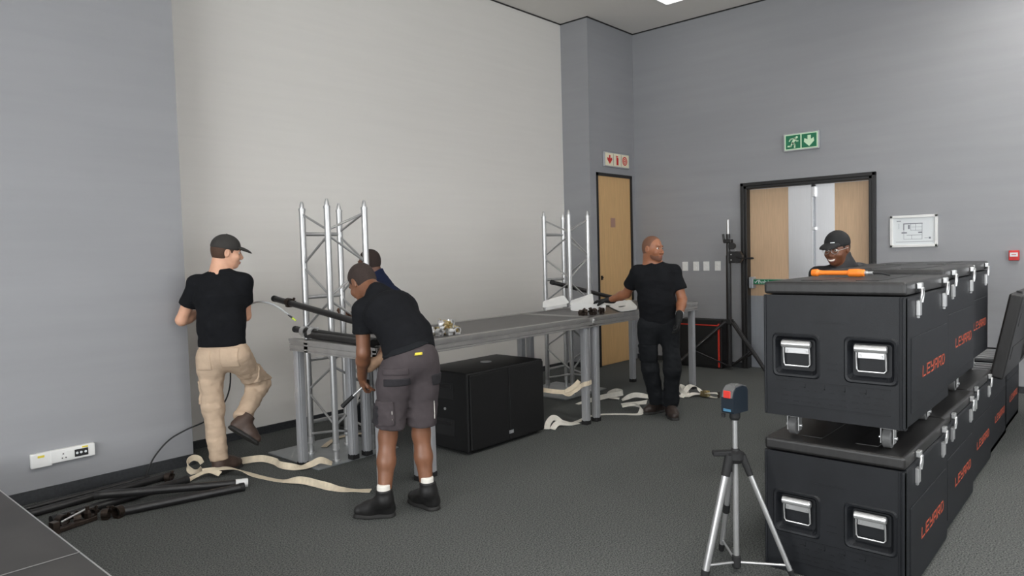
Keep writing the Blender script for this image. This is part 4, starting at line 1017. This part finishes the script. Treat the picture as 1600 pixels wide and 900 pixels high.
def head_details(par, L, R, org, skin, hairm, brows=True, lips=None, smile=False, beard=None, hair=None, glasses=False, s=1.0):
    o = np.array(org); q = lambda *a: Vector(L(*a) - o)
    for sx in (-1, 1):
        ey = MB().ball(q(sx * .031, .079, .003), .0125 * s, 12).build('eye', mat('eye_white', rgb(222, 214, 206), .3), par)
        MB().ball(q(sx * .0315, .0885, .003), .0058 * s, 10).build('iris', mat('iris_dark', rgb(34, 22, 16), .2), ey)
        if brows: MB().tube([q(sx * .016, .096, .021), q(sx * .03, .095, .026), q(sx * .048, .084, .022)], [.0035, .004, .002], 8).build('eyebrow', hairm, par)
    if lips:
        w = .024 if not smile else .031; up = .006 if smile else 0
        if smile:
            MB().tube([q(-w, .086, -.064 + up), q(-w * .5, .101, -.070), q(0, .105, -.072), q(w * .5, .101, -.070), q(w, .086, -.064 + up)], [.002, .0075, .0085, .0075, .002], 8).build('teeth', mat('teeth', rgb(236, 226, 214), .3), par)
        z0 = -.063 if smile else -.067; z1 = -.083 if smile else -.078
        MB().tube([q(-w, .087, -.071 + up), q(-w * .5, .1005, z0), q(0, .1045, z0 - .001), q(w * .5, .1005, z0), q(w, .087, -.071 + up)], [.002, .0045, .005, .0045, .002], 8).build('upper_lip', lips, par)
        MB().tube([q(-w, .087, -.072 + up), q(-w * .5, .098, z1), q(0, .1015, z1), q(w * .5, .098, z1), q(w, .087, -.072 + up)], [.002, .005, .006, .005, .002], 8).build('lower_lip', lips, par)
    if beard:
        b = Vol(); 
        for p, r, k in (((0, .018, -.035), (.067, .080, .080), .03), ((0, .045, -.078), (.048, .048, .039), .03), ((0, .070, -.098), (.028, .024, .022), .02)): b.ell(L(*p), np.array(r) * s, R, k)
        b.cut(L(0, .06, -.058), R[2] + R[1] * .1); b.cut(L(0, .005, 0), -R[1])
        b.ell(L(0, .105, -.073), np.array((.028, .03, .014)) * s, R, .004, True)
        vol_mesh(b, 'beard', beard, par, .004, org=org)
    if hair:
        h = Vol(); off = hair.get('off', .004)
        h.ell(L(0, -.012, .035), np.array((.076, .097, .088)) * s + off, R, .01); h.ell(L(0, -.03, -.01), np.array((.070, .07, .075)) * s + off, R, .03)
        h.ell(L(0, .075, -.035), np.array((.10, hair.get('front', .062), .125)) * s, R, .012, True)
        for sx in (-1, 1): h.ell(L(sx * .085, .0, -.012), np.array((.03, .026, .036)) * s, R, .008, True)
        h.cut(L(0, 0, hair.get('low', -.055)), -R[2])
        vol_mesh(h, 'hair', hairm, par, .005, org=org)
    if glasses:
        g = MB()
        for sx in (-1, 1):
            g.tube([q(sx * .034 + .026 * math.cos(a), .108 - abs(.026 * math.cos(a) * .1), .0 + .021 * math.sin(a)) for a in [2 * PI * k / 18 for k in range(18)]], .0017 * s, 6, True)
            g.tube([q(sx * .06, .104, .004), q(sx * .078, .05, .006), q(sx * .084, -.005, .006)], .0017 * s, 6)
        g.tube([q(-.008, .109, .002), q(0, .112, .005), q(.008, .109, .002)], .0017 * s, 6)
        g.build('glasses', M_CHROME, par)
def cap_parts(par, L, R, org, m, s=1.0, tilt=0.0, badge=False, strap_m=None):
    c = Vol(); c.ell(L(0, -.010, .040), np.array((.088, .109, .096)) * s, R, .01)
    nrm = -(R[2] + R[1] * tilt); c.cut(L(0, 0, .022), nrm, .006)
    co = vol_mesh(c, 'cap', m, par, .005, org=org)
    f = nv(R[1] - R[2] * (.22 + tilt)); u2 = nv(R[2] + R[1] * (.22 + tilt)); Rb = np.array([R[0], f, u2])
    b = Vol(); b.ell(L(0, .098, .026 - tilt * .1), np.array((.076, .092, .030)) * s, Rb, .01)
    b.ell(L(0, .098, .026 - tilt * .1) - u2 * .007, np.array((.080, .098, .029)) * s, Rb, .003, True)
    b.cut(L(0, .070, 0), -R[1], .004); b.cut(L(0, .098, .022 - tilt * .1) - u2 * .003, -u2, .003)
    vol_mesh(b, 'bill', m, par, .004, org=org, smooth_it=1)
    o = np.array(org); q = lambda *a: Vector(L(*a) - o)
    MB().lathe(q(0, -.010, .133), Vector(R[2]), [(0, .009), (.004, .007), (.006, .001)], 10).build('cap_button', m, par)
    if badge: MB().tube([q(-.030, .087, .062), q(-.016, .094, .062), q(-.002, .098, .062)], .0045, 6).build('cap_badge', M_PAPER, par)
def shoe(par, heel, toe, up, ank, m, solem, org, r=.046, high=.13, res=.006, laces=None, sock=None):
    heel, toe, up, ank = (np.array(q, float) for q in (heel, toe, up, ank)); up = nv(up); f = nv(toe - heel); side = np.cross(f, up)
    L = np.linalg.norm(toe - heel); H = heel + f * r; T = toe - f * (r * .9); B = heel + f * (L * .62)
    v = Vol()
    v.rc(H + up * .05, B + up * .045, r * .88, r * .95, .03).rc(B + up * .042, T + up * .040, r * .98, r * .80, .03)
    v.rc(ank + up * .01, B + up * .055, .05, .038, .04); v.rc(H + up * .05, ank + up * high * .55, .044, .052, .03)
    v.cut(heel + up * .018, -up, .006); v.cut(ank + up * high * .5, up, .006)
    bo = vol_mesh(v, 'boot', m, par, res, org=org)
    sv = Vol(); sv.rc(H, B, r + .003, r * 1.06, .03).rc(B, T, r * 1.08, r * .92, .03); sv.cut(heel, -up, .003); sv.cut(heel + up * .030, up, .004)
    so = vol_mesh(sv, 'sole', solem, bo, res, org=org)
    o = np.array(org)
    if laces is not None:
        for k in range(5):
            c = B + (ank + f * .045 - B) * (k / 5) + up * (.096 - .004 * k) - f * (.01)
            MB().tube([Vector(c - side * .026 - up * .010 - o), Vector(c - o), Vector(c + side * .026 - up * .010 - o)], .0035, 6).build('lace', laces, bo)
    if sock is not None:
        s_ = Vol(); a = ank + up * high * .42; s_.rc(a, a + up * .06, .041, .040, .01); s_.cut(a + up * .045, up, .004); vol_mesh(s_, 'sock', sock, par, .006, org=org)
    return bo

SK_LIGHT = mat('skin_light', rgb(214, 164, 136), .5, var=.05, scale=20)
SK_BROWN = mat('skin_brown', rgb(150, 98, 70), .45, var=.06, scale=20)
SK_BROWND = mat('skin_brown_dark', rgb(122, 82, 60), .45, var=.06, scale=20)
SK_DARK = mat('skin_dark', rgb(104, 68, 50), .45, var=.07, scale=20)
SK_DEEP = mat('skin_deep', rgb(114, 72, 50), .42, var=.07, scale=20)
HAIR_BLK = mat('short_black_hair', rgb(50, 39, 35), .9, var=.2, scale=200, bump=.5, bscale=700, bdist=.002)
HAIR_BRN = mat('brown_hair', rgb(72, 50, 36), .8, var=.2, scale=150)
C_BLACK = mat('black_cotton', rgb(23, 24, 27), .92, var=.12, scale=12, bump=.3, bscale=45, spec=.15, bdist=.006)
C_NAVY = mat('navy_cotton', rgb(30, 38, 62), .92, var=.12, scale=12, bump=.3, bscale=45, spec=.15, bdist=.006)
C_KHAKI = mat('khaki_canvas', rgb(188, 166, 144), .9, var=.06, scale=9, bump=.35, bscale=30, spec=.15, bdist=.008)
C_GREYSH = mat('charcoal_canvas', rgb(72, 66, 68), .9, var=.08, scale=9, bump=.3, bscale=35, spec=.15, bdist=.006)
C_DKTR = mat('black_work_canvas', rgb(26, 28, 31), .88, var=.15, scale=9, bump=.35, bscale=35, spec=.2, bdist=.006)
C_CAP = mat('washed_black_cap', rgb(52, 50, 48), .9, var=.1, scale=20)
C_CAPB = mat('black_cap', rgb(22, 22, 24), .85)
C_JACKET = mat('black_jacket', rgb(27, 27, 30), .6, var=.1, scale=8, bump=.3, bscale=30, bdist=.006)
B_BROWN = mat('brown_leather', rgb(70, 54, 46), .55, var=.15, scale=20)
B_BLACK = mat('black_leather', rgb(30, 29, 29), .5, var=.1, scale=20)
B_DKBR = mat('dark_brown_leather', rgb(52, 42, 38), .5, var=.15, scale=20)
SOLE = mat('dark_sole', rgb(34, 33, 32), .7)
SOCK = mat('white_sock', rgb(226, 222, 214), .9)
GLOVE = mat('black_knit_glove', rgb(24, 25, 26), .85, bump=.3, bscale=200, bdist=.002)
GLOVE_T = mat('tan_glove', rgb(150, 120, 96), .85, var=.1, scale=30)

def person(J, org, label, skin, S):
    """J: joints in world space. S: clothing settings."""
    t = thing('person', label, 'person', tuple(org)); g = {k: np.array(v, float) for k, v in J.items()}
    sd = nv(g['shR'] - g['shL']); hd = nv(g['hipR'] - g['hipL']); front = nv(J['front'])
    b = Vol(); fine = []
    # torso
    b.ec(g['pelvis'], g['waist'], (.150, .105), (.138, .098), hd, .05)
    b.ec(g['waist'], g['chest'], (.138, .098), (.158, .110), sd, .05)
    [b.rc(g['neck'] - nv(g['neck'] - g['chest']) * .03, g['sh' + k], .055, .050, .05) for k in 'LR']; b.rc(g['neck'] - nv(g['neck'] - g['chest']) * .05, g['neck'], .075, .060, .06)
    R = head_frame(J['hf'], J['hu']); hs = S.get('hs', 1.0)
    L = head_vol(b, g['head'], R, hs, S.get('smile', False))
    b.rc(g['neck'], L(0, -.035, -.07), .057, .056, .03)
    fine.append((g['head'] - .135, g['head'] + .135, .0042))
    for k in 'LR':
        b.rc(g['sh' + k], g['el' + k], .052, .043, .03).rc(g['el' + k], g['el' + k] * .7 + g['wr' + k] * .3, .043, .045, .02).rc(g['el' + k] * .7 + g['wr' + k] * .3, g['wr' + k], .045, .029, .02)
        if not S.get('glove' + k):
            hand(b, g['wr' + k], g['hd' + k], g['hn' + k], S['th' + k], S.get('curl' + k, .6)); c = g['wr' + k] + nv(g['hd' + k]) * .09; fine.append((c - .10, c + .10, .005))
        b.rc(g['hip' + k], g['kn' + k], .082, .056, .05).rc(g['kn' + k], g['kn' + k] * .62 + g['an' + k] * .38, .053, .054, .03).rc(g['kn' + k] * .62 + g['an' + k] * .38, g['an' + k], .054, .036, .03)
        b.rc(g['an' + k], g['heel' + k] * .45 + g['toe' + k] * .55 + nv(g['up' + k]) * .04, .036, .03, .02)
    body = vol_mesh(b, 'body', skin, t, .010, fine, org=org)
    # shirt
    o_ = S.get('loose', .012)
    sh = Vol(); sp = nv(g['chest'] - g['pelvis'])
    sh.ec(g['pelvis'], g['waist'], (.152 + o_, .108 + o_), (.146 + o_, .106 + o_), hd, .05)
    sh.ec(g['waist'], g['chest'], (.146 + o_, .106 + o_), (.164 + o_, .116 + o_), sd, .05)
    [sh.rc(g['neck'] - nv(g['neck'] - g['chest']) * .035, g['sh' + k], .066, .058, .05) for k in 'LR']; sh.ec(g['chest'], g['chest'] * .45 + (g['shL'] + g['shR']) * .275, (.164 + o_, .112 + o_), (.150, .085), sd, .05); sh.rc(g['neck'] - nv(g['neck'] - g['chest']) * .06, g['neck'], S.get('neckr', .074), .060, .05)
    if S.get('belly'): sh.ell(g['waist'] + front * .05 - sp * .01, np.array((.15, .11, .15)), np.array([sd, front, np.cross(sd, front)]), .06)
    hem = g['pelvis'] + (np.array(S['hem']) if 'hem' in S else sp * -.02)
    sh.cut(hem, S.get('hemn', -sp), .01)
    nd = nv(L(0, -.03, -.06) - g['neck'])
    if S.get('collar'): sh.rc(g['neck'], g['neck'] + nd * .085, .078, .072, .02); sh.cut(g['neck'] + nd * .075, nd, .006)
    else: sh.cut(g['neck'] + nd * S.get('neckcut', .030), nv(nd * .4 + sp * .6 + front * .30), .006)
    w1, w2 = wrinkle(S.get('swr', .0055), S.get('seed', 1), 40), wrinkle(.002, S.get('seed', 1) + 3, 95); sh.wr = (lambda w1, w2: lambda X, Y, Z: w1(X, Y, Z) + w2(X, Y, Z))(w1, w2)
    parts = [sh]
    for k in 'LR':
        f = S.get('sleeve', .62); a = g['sh' + k]; e = g['el' + k]; d = nv(e - a)
        sl = Vol()
        if f <= 1:
            en = a + (e - a) * f; sl.rc(a, en + d * .05, .062, S.get('slr', .068), .02); sl.cut(en, d, .005)
        else:
            w = g['wr' + k]; sl.rc(a, e, .066, .056, .03).rc(e, w, .056, .044, .03); sl.cut(w - nv(w - e) * .02, nv(w - e), .005)
        sl.wr = wrinkle(.004, S.get('seed', 1) + 5, 42); parts.append(sl)
    so = vol_mesh(parts, S.get('shirt_name', 't_shirt'), S['shirt'], t, .0085, k=.035, org=org)
    # trousers
    tr = Vol(); q = .014
    tr.ec(g['pelvis'] - sp * .045, g['pelvis'] + sp * .06, (.152 + q, .112 + q), (.146 + q * .6, .104 + q * .6), hd, .05); tr.cut(g['pelvis'] + sp * .075, sp, .008)
    lg = []
    for k in 'LR':
        h, n, a = g['hip' + k], g['kn' + k], g['an' + k]; l = Vol(); f = S.get('trouser', 1.0)
        if f >= .99:
            d = nv(a - n); l.rc(h, n, .098, .078, .05).rc(n, a - d * .005, .076, S.get('hemr', .066), .04); l.cut(a + d * .005 if 'hem_up' not in S else a - d * S['hem_up'], d, .005)
            tr.rc(h, h * .8 + n * .2, .096, .094, .06)
        else:
            d = nv(n - h); en = h + (n - h) * f; l.rc(h, en + d * .06, .104, .092, .05); l.cut(en, d, .005); tr.rc(h, h * .8 + n * .2, .10, .10, .06)
        w1, w2 = wrinkle(S.get('twr', .005), S.get('seed', 1) + 11, 42), wrinkle(S.get('twr2', .003), S.get('seed', 1) + 12, 105); l.wr = (lambda w1, w2: lambda X, Y, Z: w1(X, Y, Z) + w2(X, Y, Z))(w1, w2); lg.append(l)
    tro = vol_mesh([tr] + lg, S.get('trouser_name', 'trousers'), S['trousers'], t, .0085, k=.03, org=org)
    # shoes
    for k in 'LR':
        shoe(t, g['heel' + k], g['toe' + k], g['up' + k], g.get('sa' + k, g['an' + k]), S['boot'], SOLE, org, laces=S.get('laces'), sock=S.get('sock'), high=S.get('boot_high', .13))
        if S.get('glove' + k):
            gv = Vol(); hand(gv, g['wr' + k], g['hd' + k], g['hn' + k], S['th' + k], S.get('curl' + k, .6), .0035)
            gv.rc(g['wr' + k], g['wr' + k] - nv(g['hd' + k]) * .035, .032, .034, .01); vol_mesh(gv, 'glove', S['glove' + k], t, .0055, org=org)
    head_details(t, L, R, org, skin, S.get('hairm', HAIR_BLK), S.get('brows', True), S.get('lips'), S.get('smile', False), S.get('beard'), S.get('hair'), S.get('glasses', False), hs)
    if S.get('cap'): cap_parts(t, L, R, org, S['cap'], hs, S.get('captilt', 0), S.get('badge', False))
    return t, so, tro, g, parts, [tr] + lg
def patch(name, vols, off, lo, hi, m, parent, org, res=.007, R=None, c=None, k=.03):
    """a cloth piece that follows the garment, inside the box centre c, axes R, half sizes lo..hi"""
    def keep(D, ax):
        X = ax[0][:, None, None] - c[0]; Y = ax[1][None, :, None] - c[1]; Z = ax[2][None, None, :] - c[2]
        out = D - off
        for i in range(3):
            u = X * R[i][0] + Y * R[i][1] + Z * R[i][2]
            out = np.maximum(out, np.maximum(lo[i] - u, u - hi[i]))
        return out
    return vol_mesh(vols, name, m, parent, res, k=k, org=org, keep=keep)

# joints of the five people, metres in the room
JA = dict(
    pelvis=(2.501, 5.2, 0.938),
    waist=(2.508, 5.206, 1.131),
    chest=(2.513, 5.216, 1.339),
    neck=(2.526, 5.215, 1.523),
    head=(2.569, 5.207, 1.668),
    hf=(0.939, -0.3, -0.12),
    hu=(0.053, -0.06, 1.0),
    front=(0.811, 0.593, 0.0),
    shL=(2.395, 5.355, 1.436),
    shR=(2.635, 5.088, 1.441),
    elL=(2.327, 5.485, 1.159),
    elR=(2.686, 5.191, 1.175),
    wrL=(2.507, 5.528, 1.207),
    wrR=(2.74, 5.448, 1.207),
    hdL=(0.906, -0.262, 0.1),
    hnL=(-0.262, -0.907, 0.0),
    hdR=(0.121, 0.915, 0.1),
    hnR=(-0.913, 0.121, 0.0),
    hipL=(2.436, 5.268, 0.867),
    hipR=(2.566, 5.124, 0.882),
    knL=(2.437, 5.268, 0.476),
    anL=(2.436, 5.211, 0.1),
    knR=(2.823, 5.267, 0.612),
    anR=(2.594, 5.146, 0.388),
    heelL=(2.386, 5.181, 0.0),
    toeL=(2.636, 5.256, 0.0),
    upL=(0, 0, 1),
    heelR=(2.485, 5.145, 0.346),
    toeR=(2.653, 5.02, 0.187),
    upR=(0.689, 0.054, 0.7),
    saR=(2.6, 5.114, 0.368))

JB = dict(
    pelvis=(2.809, 3.377, 0.998),
    waist=(2.835, 3.446, 1.114),
    chest=(2.835, 3.591, 1.25),
    neck=(2.831, 3.724, 1.366),
    head=(2.834, 3.876, 1.436),
    hf=(-0.041, 0.796, -0.62),
    hu=(-0.04, 0.569, 0.75),
    front=(0.139, 0.595, -0.62),
    shL=(2.704, 3.709, 1.272),
    shR=(2.974, 3.618, 1.267),
    elL=(2.706, 3.715, 0.989),
    elR=(2.955, 3.741, 1.029),
    wrL=(2.776, 3.835, 0.819),
    wrR=(2.806, 3.69, 0.933),
    hdL=(0.306, 0.408, -0.8),
    hnL=(0.839, -0.188, 0.2),
    hdR=(-0.259, 0.439, -0.3),
    hnR=(0.462, 0.683, 0.3),
    hipL=(2.716, 3.412, 0.881),
    hipR=(2.885, 3.358, 0.873),
    knL=(2.695, 3.482, 0.49),
    knR=(2.891, 3.397, 0.478),
    anL=(2.615, 3.438, 0.112),
    anR=(2.872, 3.332, 0.115),
    heelL=(2.698, 3.437, 0.0),
    toeL=(2.522, 3.629, -0.0),
    upL=(0, 0, 1),
    heelR=(2.919, 3.294, -0.0),
    toeR=(2.93, 3.58, 0.0),
    upR=(0, 0, 1))

JC = dict(
    pelvis=(4.028, 5.131, 0.914),
    waist=(4.043, 5.124, 1.048),
    chest=(4.037, 5.143, 1.223),
    neck=(3.992, 5.206, 1.4),
    head=(3.941, 5.273, 1.548),
    hf=(-0.447, 0.875, -0.12),
    hu=(-0.067, 0.075, 1.0),
    front=(-0.555, 0.845, -0.1),
    shL=(3.888, 5.059, 1.297),
    shR=(4.148, 5.28, 1.309),
    elL=(3.799, 5.066, 1.048),
    elR=(4.1, 5.388, 1.02),
    wrL=(3.73, 5.292, 1.044),
    wrR=(3.89, 5.476, 1.07),
    hdL=(-0.518, 0.879, 0.1),
    hnL=(0.0, 0.0, 1.0),
    hdR=(-0.741, 0.679, 0.1),
    hnR=(0.149, 0.134, 1.0),
    hipL=(3.954, 5.075, 0.873),
    hipR=(4.073, 5.21, 0.852),
    knL=(3.907, 5.233, 0.47),
    knR=(4.011, 5.266, 0.462),
    anL=(3.923, 5.479, 0.1),
    heelL=(3.964, 5.422, 0.0),
    toeL=(3.805, 5.641, 0.0),
    upL=(0, 0, 1),
    anR=(4.084, 5.466, 0.1),
    heelR=(4.125, 5.409, 0.0),
    toeR=(3.966, 5.628, 0.0),
    upR=(0, 0, 1))

JD = dict(
    pelvis=(5.868, 3.426, 0.943),
    waist=(5.87, 3.437, 1.118),
    chest=(5.872, 3.448, 1.299),
    neck=(5.877, 3.455, 1.468),
    head=(5.854, 3.46, 1.607),
    hf=(-0.146, -0.991, 0.0),
    hu=(0.037, 0.033, 1.0),
    front=(-0.844, -0.556, 0.0),
    shL=(5.777, 3.591, 1.394),
    shR=(5.979, 3.305, 1.392),
    elL=(5.837, 3.748, 1.181),
    elR=(5.995, 3.238, 1.127),
    wrL=(5.86, 3.957, 1.112),
    wrR=(5.84, 3.189, 0.973),
    hdL=(-0.195, 0.967, -0.05),
    hnL=(0.0, 0.0, -1.0),
    hdR=(-0.212, 0.012, -1.0),
    hnR=(-0.377, 0.871, 0.0),
    hipL=(5.804, 3.492, 0.879),
    hipR=(5.929, 3.353, 0.874),
    knL=(5.835, 3.504, 0.478),
    knR=(5.918, 3.306, 0.478),
    anL=(5.962, 3.502, 0.131),
    anR=(6.005, 3.382, 0.11),
    heelL=(6.167, 3.545, 0.0),
    toeL=(5.909, 3.622, 0.0),
    upL=(0, 0, 1),
    toeR=(5.855, 3.247, 0.0),
    heelR=(6.055, 3.427, 0.0),
    upR=(0, 0, 1))

JE = dict(
    pelvis=(5.777, 1.709, 0.885),
    waist=(5.756, 1.712, 1.02),
    chest=(5.753, 1.715, 1.218),
    neck=(5.734, 1.723, 1.45),
    head=(5.674, 1.755, 1.574),
    hf=(-0.953, 0.166, -0.2),
    hu=(-0.141, 0.008, 1.0),
    front=(-0.944, -0.444, 0.0),
    shL=(5.63, 1.878, 1.366),
    shR=(5.936, 1.568, 1.383),
    elL=(5.551, 1.896, 1.031),
    elR=(5.919, 1.56, 1.013),
    wrL=(5.62, 1.921, 0.774),
    wrR=(5.925, 1.58, 0.762),
    hdL=(-0.008, -0.141, -1.0),
    hnL=(0.78, 0.028, 0.0),
    hdR=(-0.141, 0.008, -1.0),
    hnR=(0.113, 0.773, 0.0),
    hipL=(5.707, 1.782, 0.823),
    hipR=(5.839, 1.635, 0.818),
    knL=(5.71, 1.784, 0.48),
    anL=(5.71, 1.784, 0.1),
    heelL=(5.774, 1.813, 0),
    toeL=(5.529, 1.698, 0),
    upL=(0, 0, 1),
    knR=(5.844, 1.635, 0.48),
    anR=(5.844, 1.635, 0.1),
    heelR=(5.907, 1.664, 0),
    toeR=(5.663, 1.549, 0),
    upR=(0, 0, 1))

KH = dict(shirt=C_BLACK, trousers=C_KHAKI, boot=B_BROWN, thL=-1, thR=1, curlL=.8, curlR=.8, hem=(0, 0, .02), seed=3, twr=.005, twr2=.005, hairm=HAIR_BRN, hair=dict(off=.006, front=.05, low=-.06), cap=C_CAP, captilt=.05, lips=mat('lips_pink', rgb(190, 120, 104), .5), sleeve=.60, slr=.07, loose=.024, neckr=.080, neckcut=.036)
tA, shA, trA, gA, vA, vtA = person(JA, (JA['anL'][0], JA['anL'][1], 0), 'person in black t-shirt, khaki trousers and dark cap, back turned, one foot lifted', SK_LIGHT, KH)
orgA = (JA['anL'][0], JA['anL'][1], 0)
def axes_of(fwd, up=(0, 0, 1)):
    f = nv(fwd); u = np.array(up, float); u = nv(u - f * (u @ f)); return np.array([np.cross(f, u), f, u])
bk = -nv(JA['front'])       # toward the viewer
RA = axes_of(bk)
def mid(a, b, f): return np.array(a) * (1 - f) + np.array(b) * f
patch('back_pocket', vtA, .006, (-.062, 0, -.075), (.062, .3, .075), C_KHAKI, trA, orgA, R=RA, c=np.array(JA['hipL']) + np.array((0, 0, .0)))
patch('back_pocket', vtA, .006, (-.062, 0, -.075), (.062, .3, .075), C_KHAKI, trA, orgA, R=RA, c=np.array(JA['hipR']) + np.array((0, 0, .0)))
patch('cargo_pocket', vtA, .010, (-.3, -.06, -.10), (.0, .06, .08), C_KHAKI, trA, orgA, R=np.array([-RA[0], RA[1], RA[2]]), c=mid(JA['hipL'], JA['knL'], .62) + RA[0] * .03)
patch('cargo_pocket', vtA, .010, (-.07, -.1, -.07), (.07, .1, .07), C_KHAKI, trA, orgA, R=RA, c=mid(JA['hipR'], JA['knR'], .72) + np.array((.05, -.03, .03)))

BB = dict(shirt=C_BLACK, trousers=C_GREYSH, boot=B_BLACK, thL=1, thR=-1, gloveL=None, gloveR=GLOVE_T, curlL=1.0, curlR=.8, seed=8, trouser=.84, trouser_name='shorts', sock=SOCK, boot_high=.15, hair=dict(off=.004, front=.055, low=-.07), lips=mat('lips_brown', rgb(110, 66, 56), .5), sleeve=.55, slr=.072, loose=.016, twr=.005, neckr=.066)
orgB = (2.74, 3.42, 0)
tB, shB, trB, gB, vB, vtB = person(JB, orgB, 'person in black t-shirt and charcoal work shorts bending over the table corner', SK_BROWND, BB)
RB = np.array([nv((RX.x, RX.y, 0)), -nv((FW.x, FW.y, 0)), (0, 0, 1)])      # right, toward the room, up
pk = mat('dark_pocket_canvas', rgb(36, 34, 38), .9)
def pB(name, off, c, w, h, m, dep=(-.06, .12)): patch(name, vtB, off, (-w, dep[0], -h), (w, dep[1], h), m, trB, orgB, R=RB, c=np.array(c))
pB('pocket_flap', .006, (2.684, 3.36, .912), .082, .022, C_GREYSH)
pB('pocket_band', .005, (2.684, 3.355, .846), .080, .024, pk)
pB('cargo_pocket', .012, (2.630, 3.42, .655), .062, .075, C_GREYSH)
pB('knee_panel', .014, (2.598, 3.48, .645), .032, .062, pk, (-.12, .12))
pB('reflective_piping', .015, (2.655, 3.376, .652), .0035, .060, SOCK)
pB('pocket_band', .007, (2.925, 3.26, .838), .03, .035, pk, (-.1, .12))
pB('reflective_piping', .009, (2.905, 3.28, .644), .003, .06, SOCK)
patch('belt', vtB, .007, (-.3, -.3, -.018), (.3, .3, .018), C_DKTR, trB, orgB, R=axes_of(RB[1], nv(np.array(JB['waist']) - np.array(JB['pelvis']))), c=np.array(JB['pelvis']) + np.array((0, 0, .05)))
pB('belt_label', .014, (2.80, 3.277, 1.015), .022, .008, M_YELLOW)

CC = dict(shirt=C_NAVY, trousers=C_DKTR, boot=B_BLACK, thL=1, thR=-1, curlL=.9, curlR=.9, seed=21, hair=dict(off=.003, front=.05, low=-.06), sleeve=.9, collar=True, loose=.014, lips=MATS['lips_brown'])
tC, *_ = person(JC, (3.98, 5.46, 0), 'person in navy shirt behind the left truss tower, mostly hidden by the bending man', SK_DARK, CC)

DD = dict(shirt=C_BLACK, trousers=C_DKTR, boot=B_DKBR, thL=1, thR=1, gloveL=GLOVE, gloveR=GLOVE, curlL=.35, curlR=.75, seed=33, hair=dict(off=.0012, front=.075, low=-.05), hairm=mat('shaved_hair', rgb(112, 76, 57), .6), loose_=0, hem=(0, 0, -.085), beard=mat('stubble', rgb(112, 74, 56), .7), neckcut=.056, neckr=.070, lips=mat('lips_rose', rgb(140, 88, 78), .5), sleeve=.66, slr=.072, belly=True, loose=.020, hs=1.0, laces=M_CABLE, hemr=.072)
tD, shD, trD, gD, vD, vtD = person(JD, (5.97, 3.42, 0), 'person in black t-shirt and gloves standing at the right deck, looking aside', SK_BROWN, DD)
orgD = (5.97, 3.42, 0); RD = axes_of(JD['front'])
patch('cargo_pocket', vtD, .010, (-.07, -.09, -.085), (.2, .2, .075), C_DKTR, trD, orgD, R=RD * np.array([[1], [1], [1]]), c=mid(JD['hipL'], JD['knL'], .62) - RD[0] * .0)
wr = Vector(np.array(JD['wrR']) - nv(np.array(JD['wrR']) - np.array(JD['elR'])) * .045 - np.array(orgD))
ub = Vector(nv(np.array(JD['wrR']) - np.array(JD['elR'])))
MB().lathe(wr - ub * .012, ub, [(0, .035), (.003, .038), (.021, .038), (.024, .035)], 18).build('wrist_band', M_PAPER, tD)

EE = dict(shirt=C_JACKET, shirt_name='jacket', trousers=C_DKTR, boot=B_BLACK, thL=-1, thR=1, curlL=.7, curlR=.7, seed=45, hair=dict(off=.004, front=.05, low=-.04), sleeve=2, collar=True, cap=C_CAPB, captilt=-.05, badge=True, glasses=True, smile=True, lips=mat('lips_deep', rgb(120, 70, 62), .5), loose=.018)
tE, *_ = person(JE, (5.66, 1.75, 0), 'smiling person in black cap, glasses and black jacket behind the cases', SK_DEEP, EE)

# things held in hands
t = thing('grey_cable', 'grey cable with a yellow-green tip held out by the man in khaki', 'cable', (2.76, 5.38, 1.208))
gp = smoothpts([(2.72, 5.36, 1.19), (2.76, 5.381, 1.208), (2.808, 5.242, 1.27), (2.866, 5.101, 1.254), (2.903, 4.981, 1.195), (2.925, 4.93, 1.156)])
wb(MB().tube(gp, .0075, 8), 'sheath', M_CABLEG, t)
wb(MB().cone((2.915, 4.95, 1.172), (2.93, 4.918, 1.146), .008, n=8), 'collar', M_CABLE, t)
wb(MB().cone((2.93, 4.918, 1.146), (2.943, 4.893, 1.125), .009, .006, n=8), 'tip', mat('lime_tip', rgb(190, 214, 60), .4), t)
t = thing('ratchet_wrench', 'ratchet wrench with a black handle in the bending man\'s hand', 'tool', (2.789, 3.877, .76))
wb(MB().lathe((2.81, 3.845, .735), (0, 0, 1), [(0, .02), (.02, .026), (.05, .026), (.055, .018)], 14), 'drive_head', M_DKMET, t)
wb(MB().cone((2.80, 3.86, .745), (2.75, 3.935, .665), .008, n=10), 'shaft', M_CHROME, t)
wb(MB().cone((2.76, 3.92, .682), (2.715, 3.985, .61), .013, .015, n=12), 'handle', M_RUBBER, t)
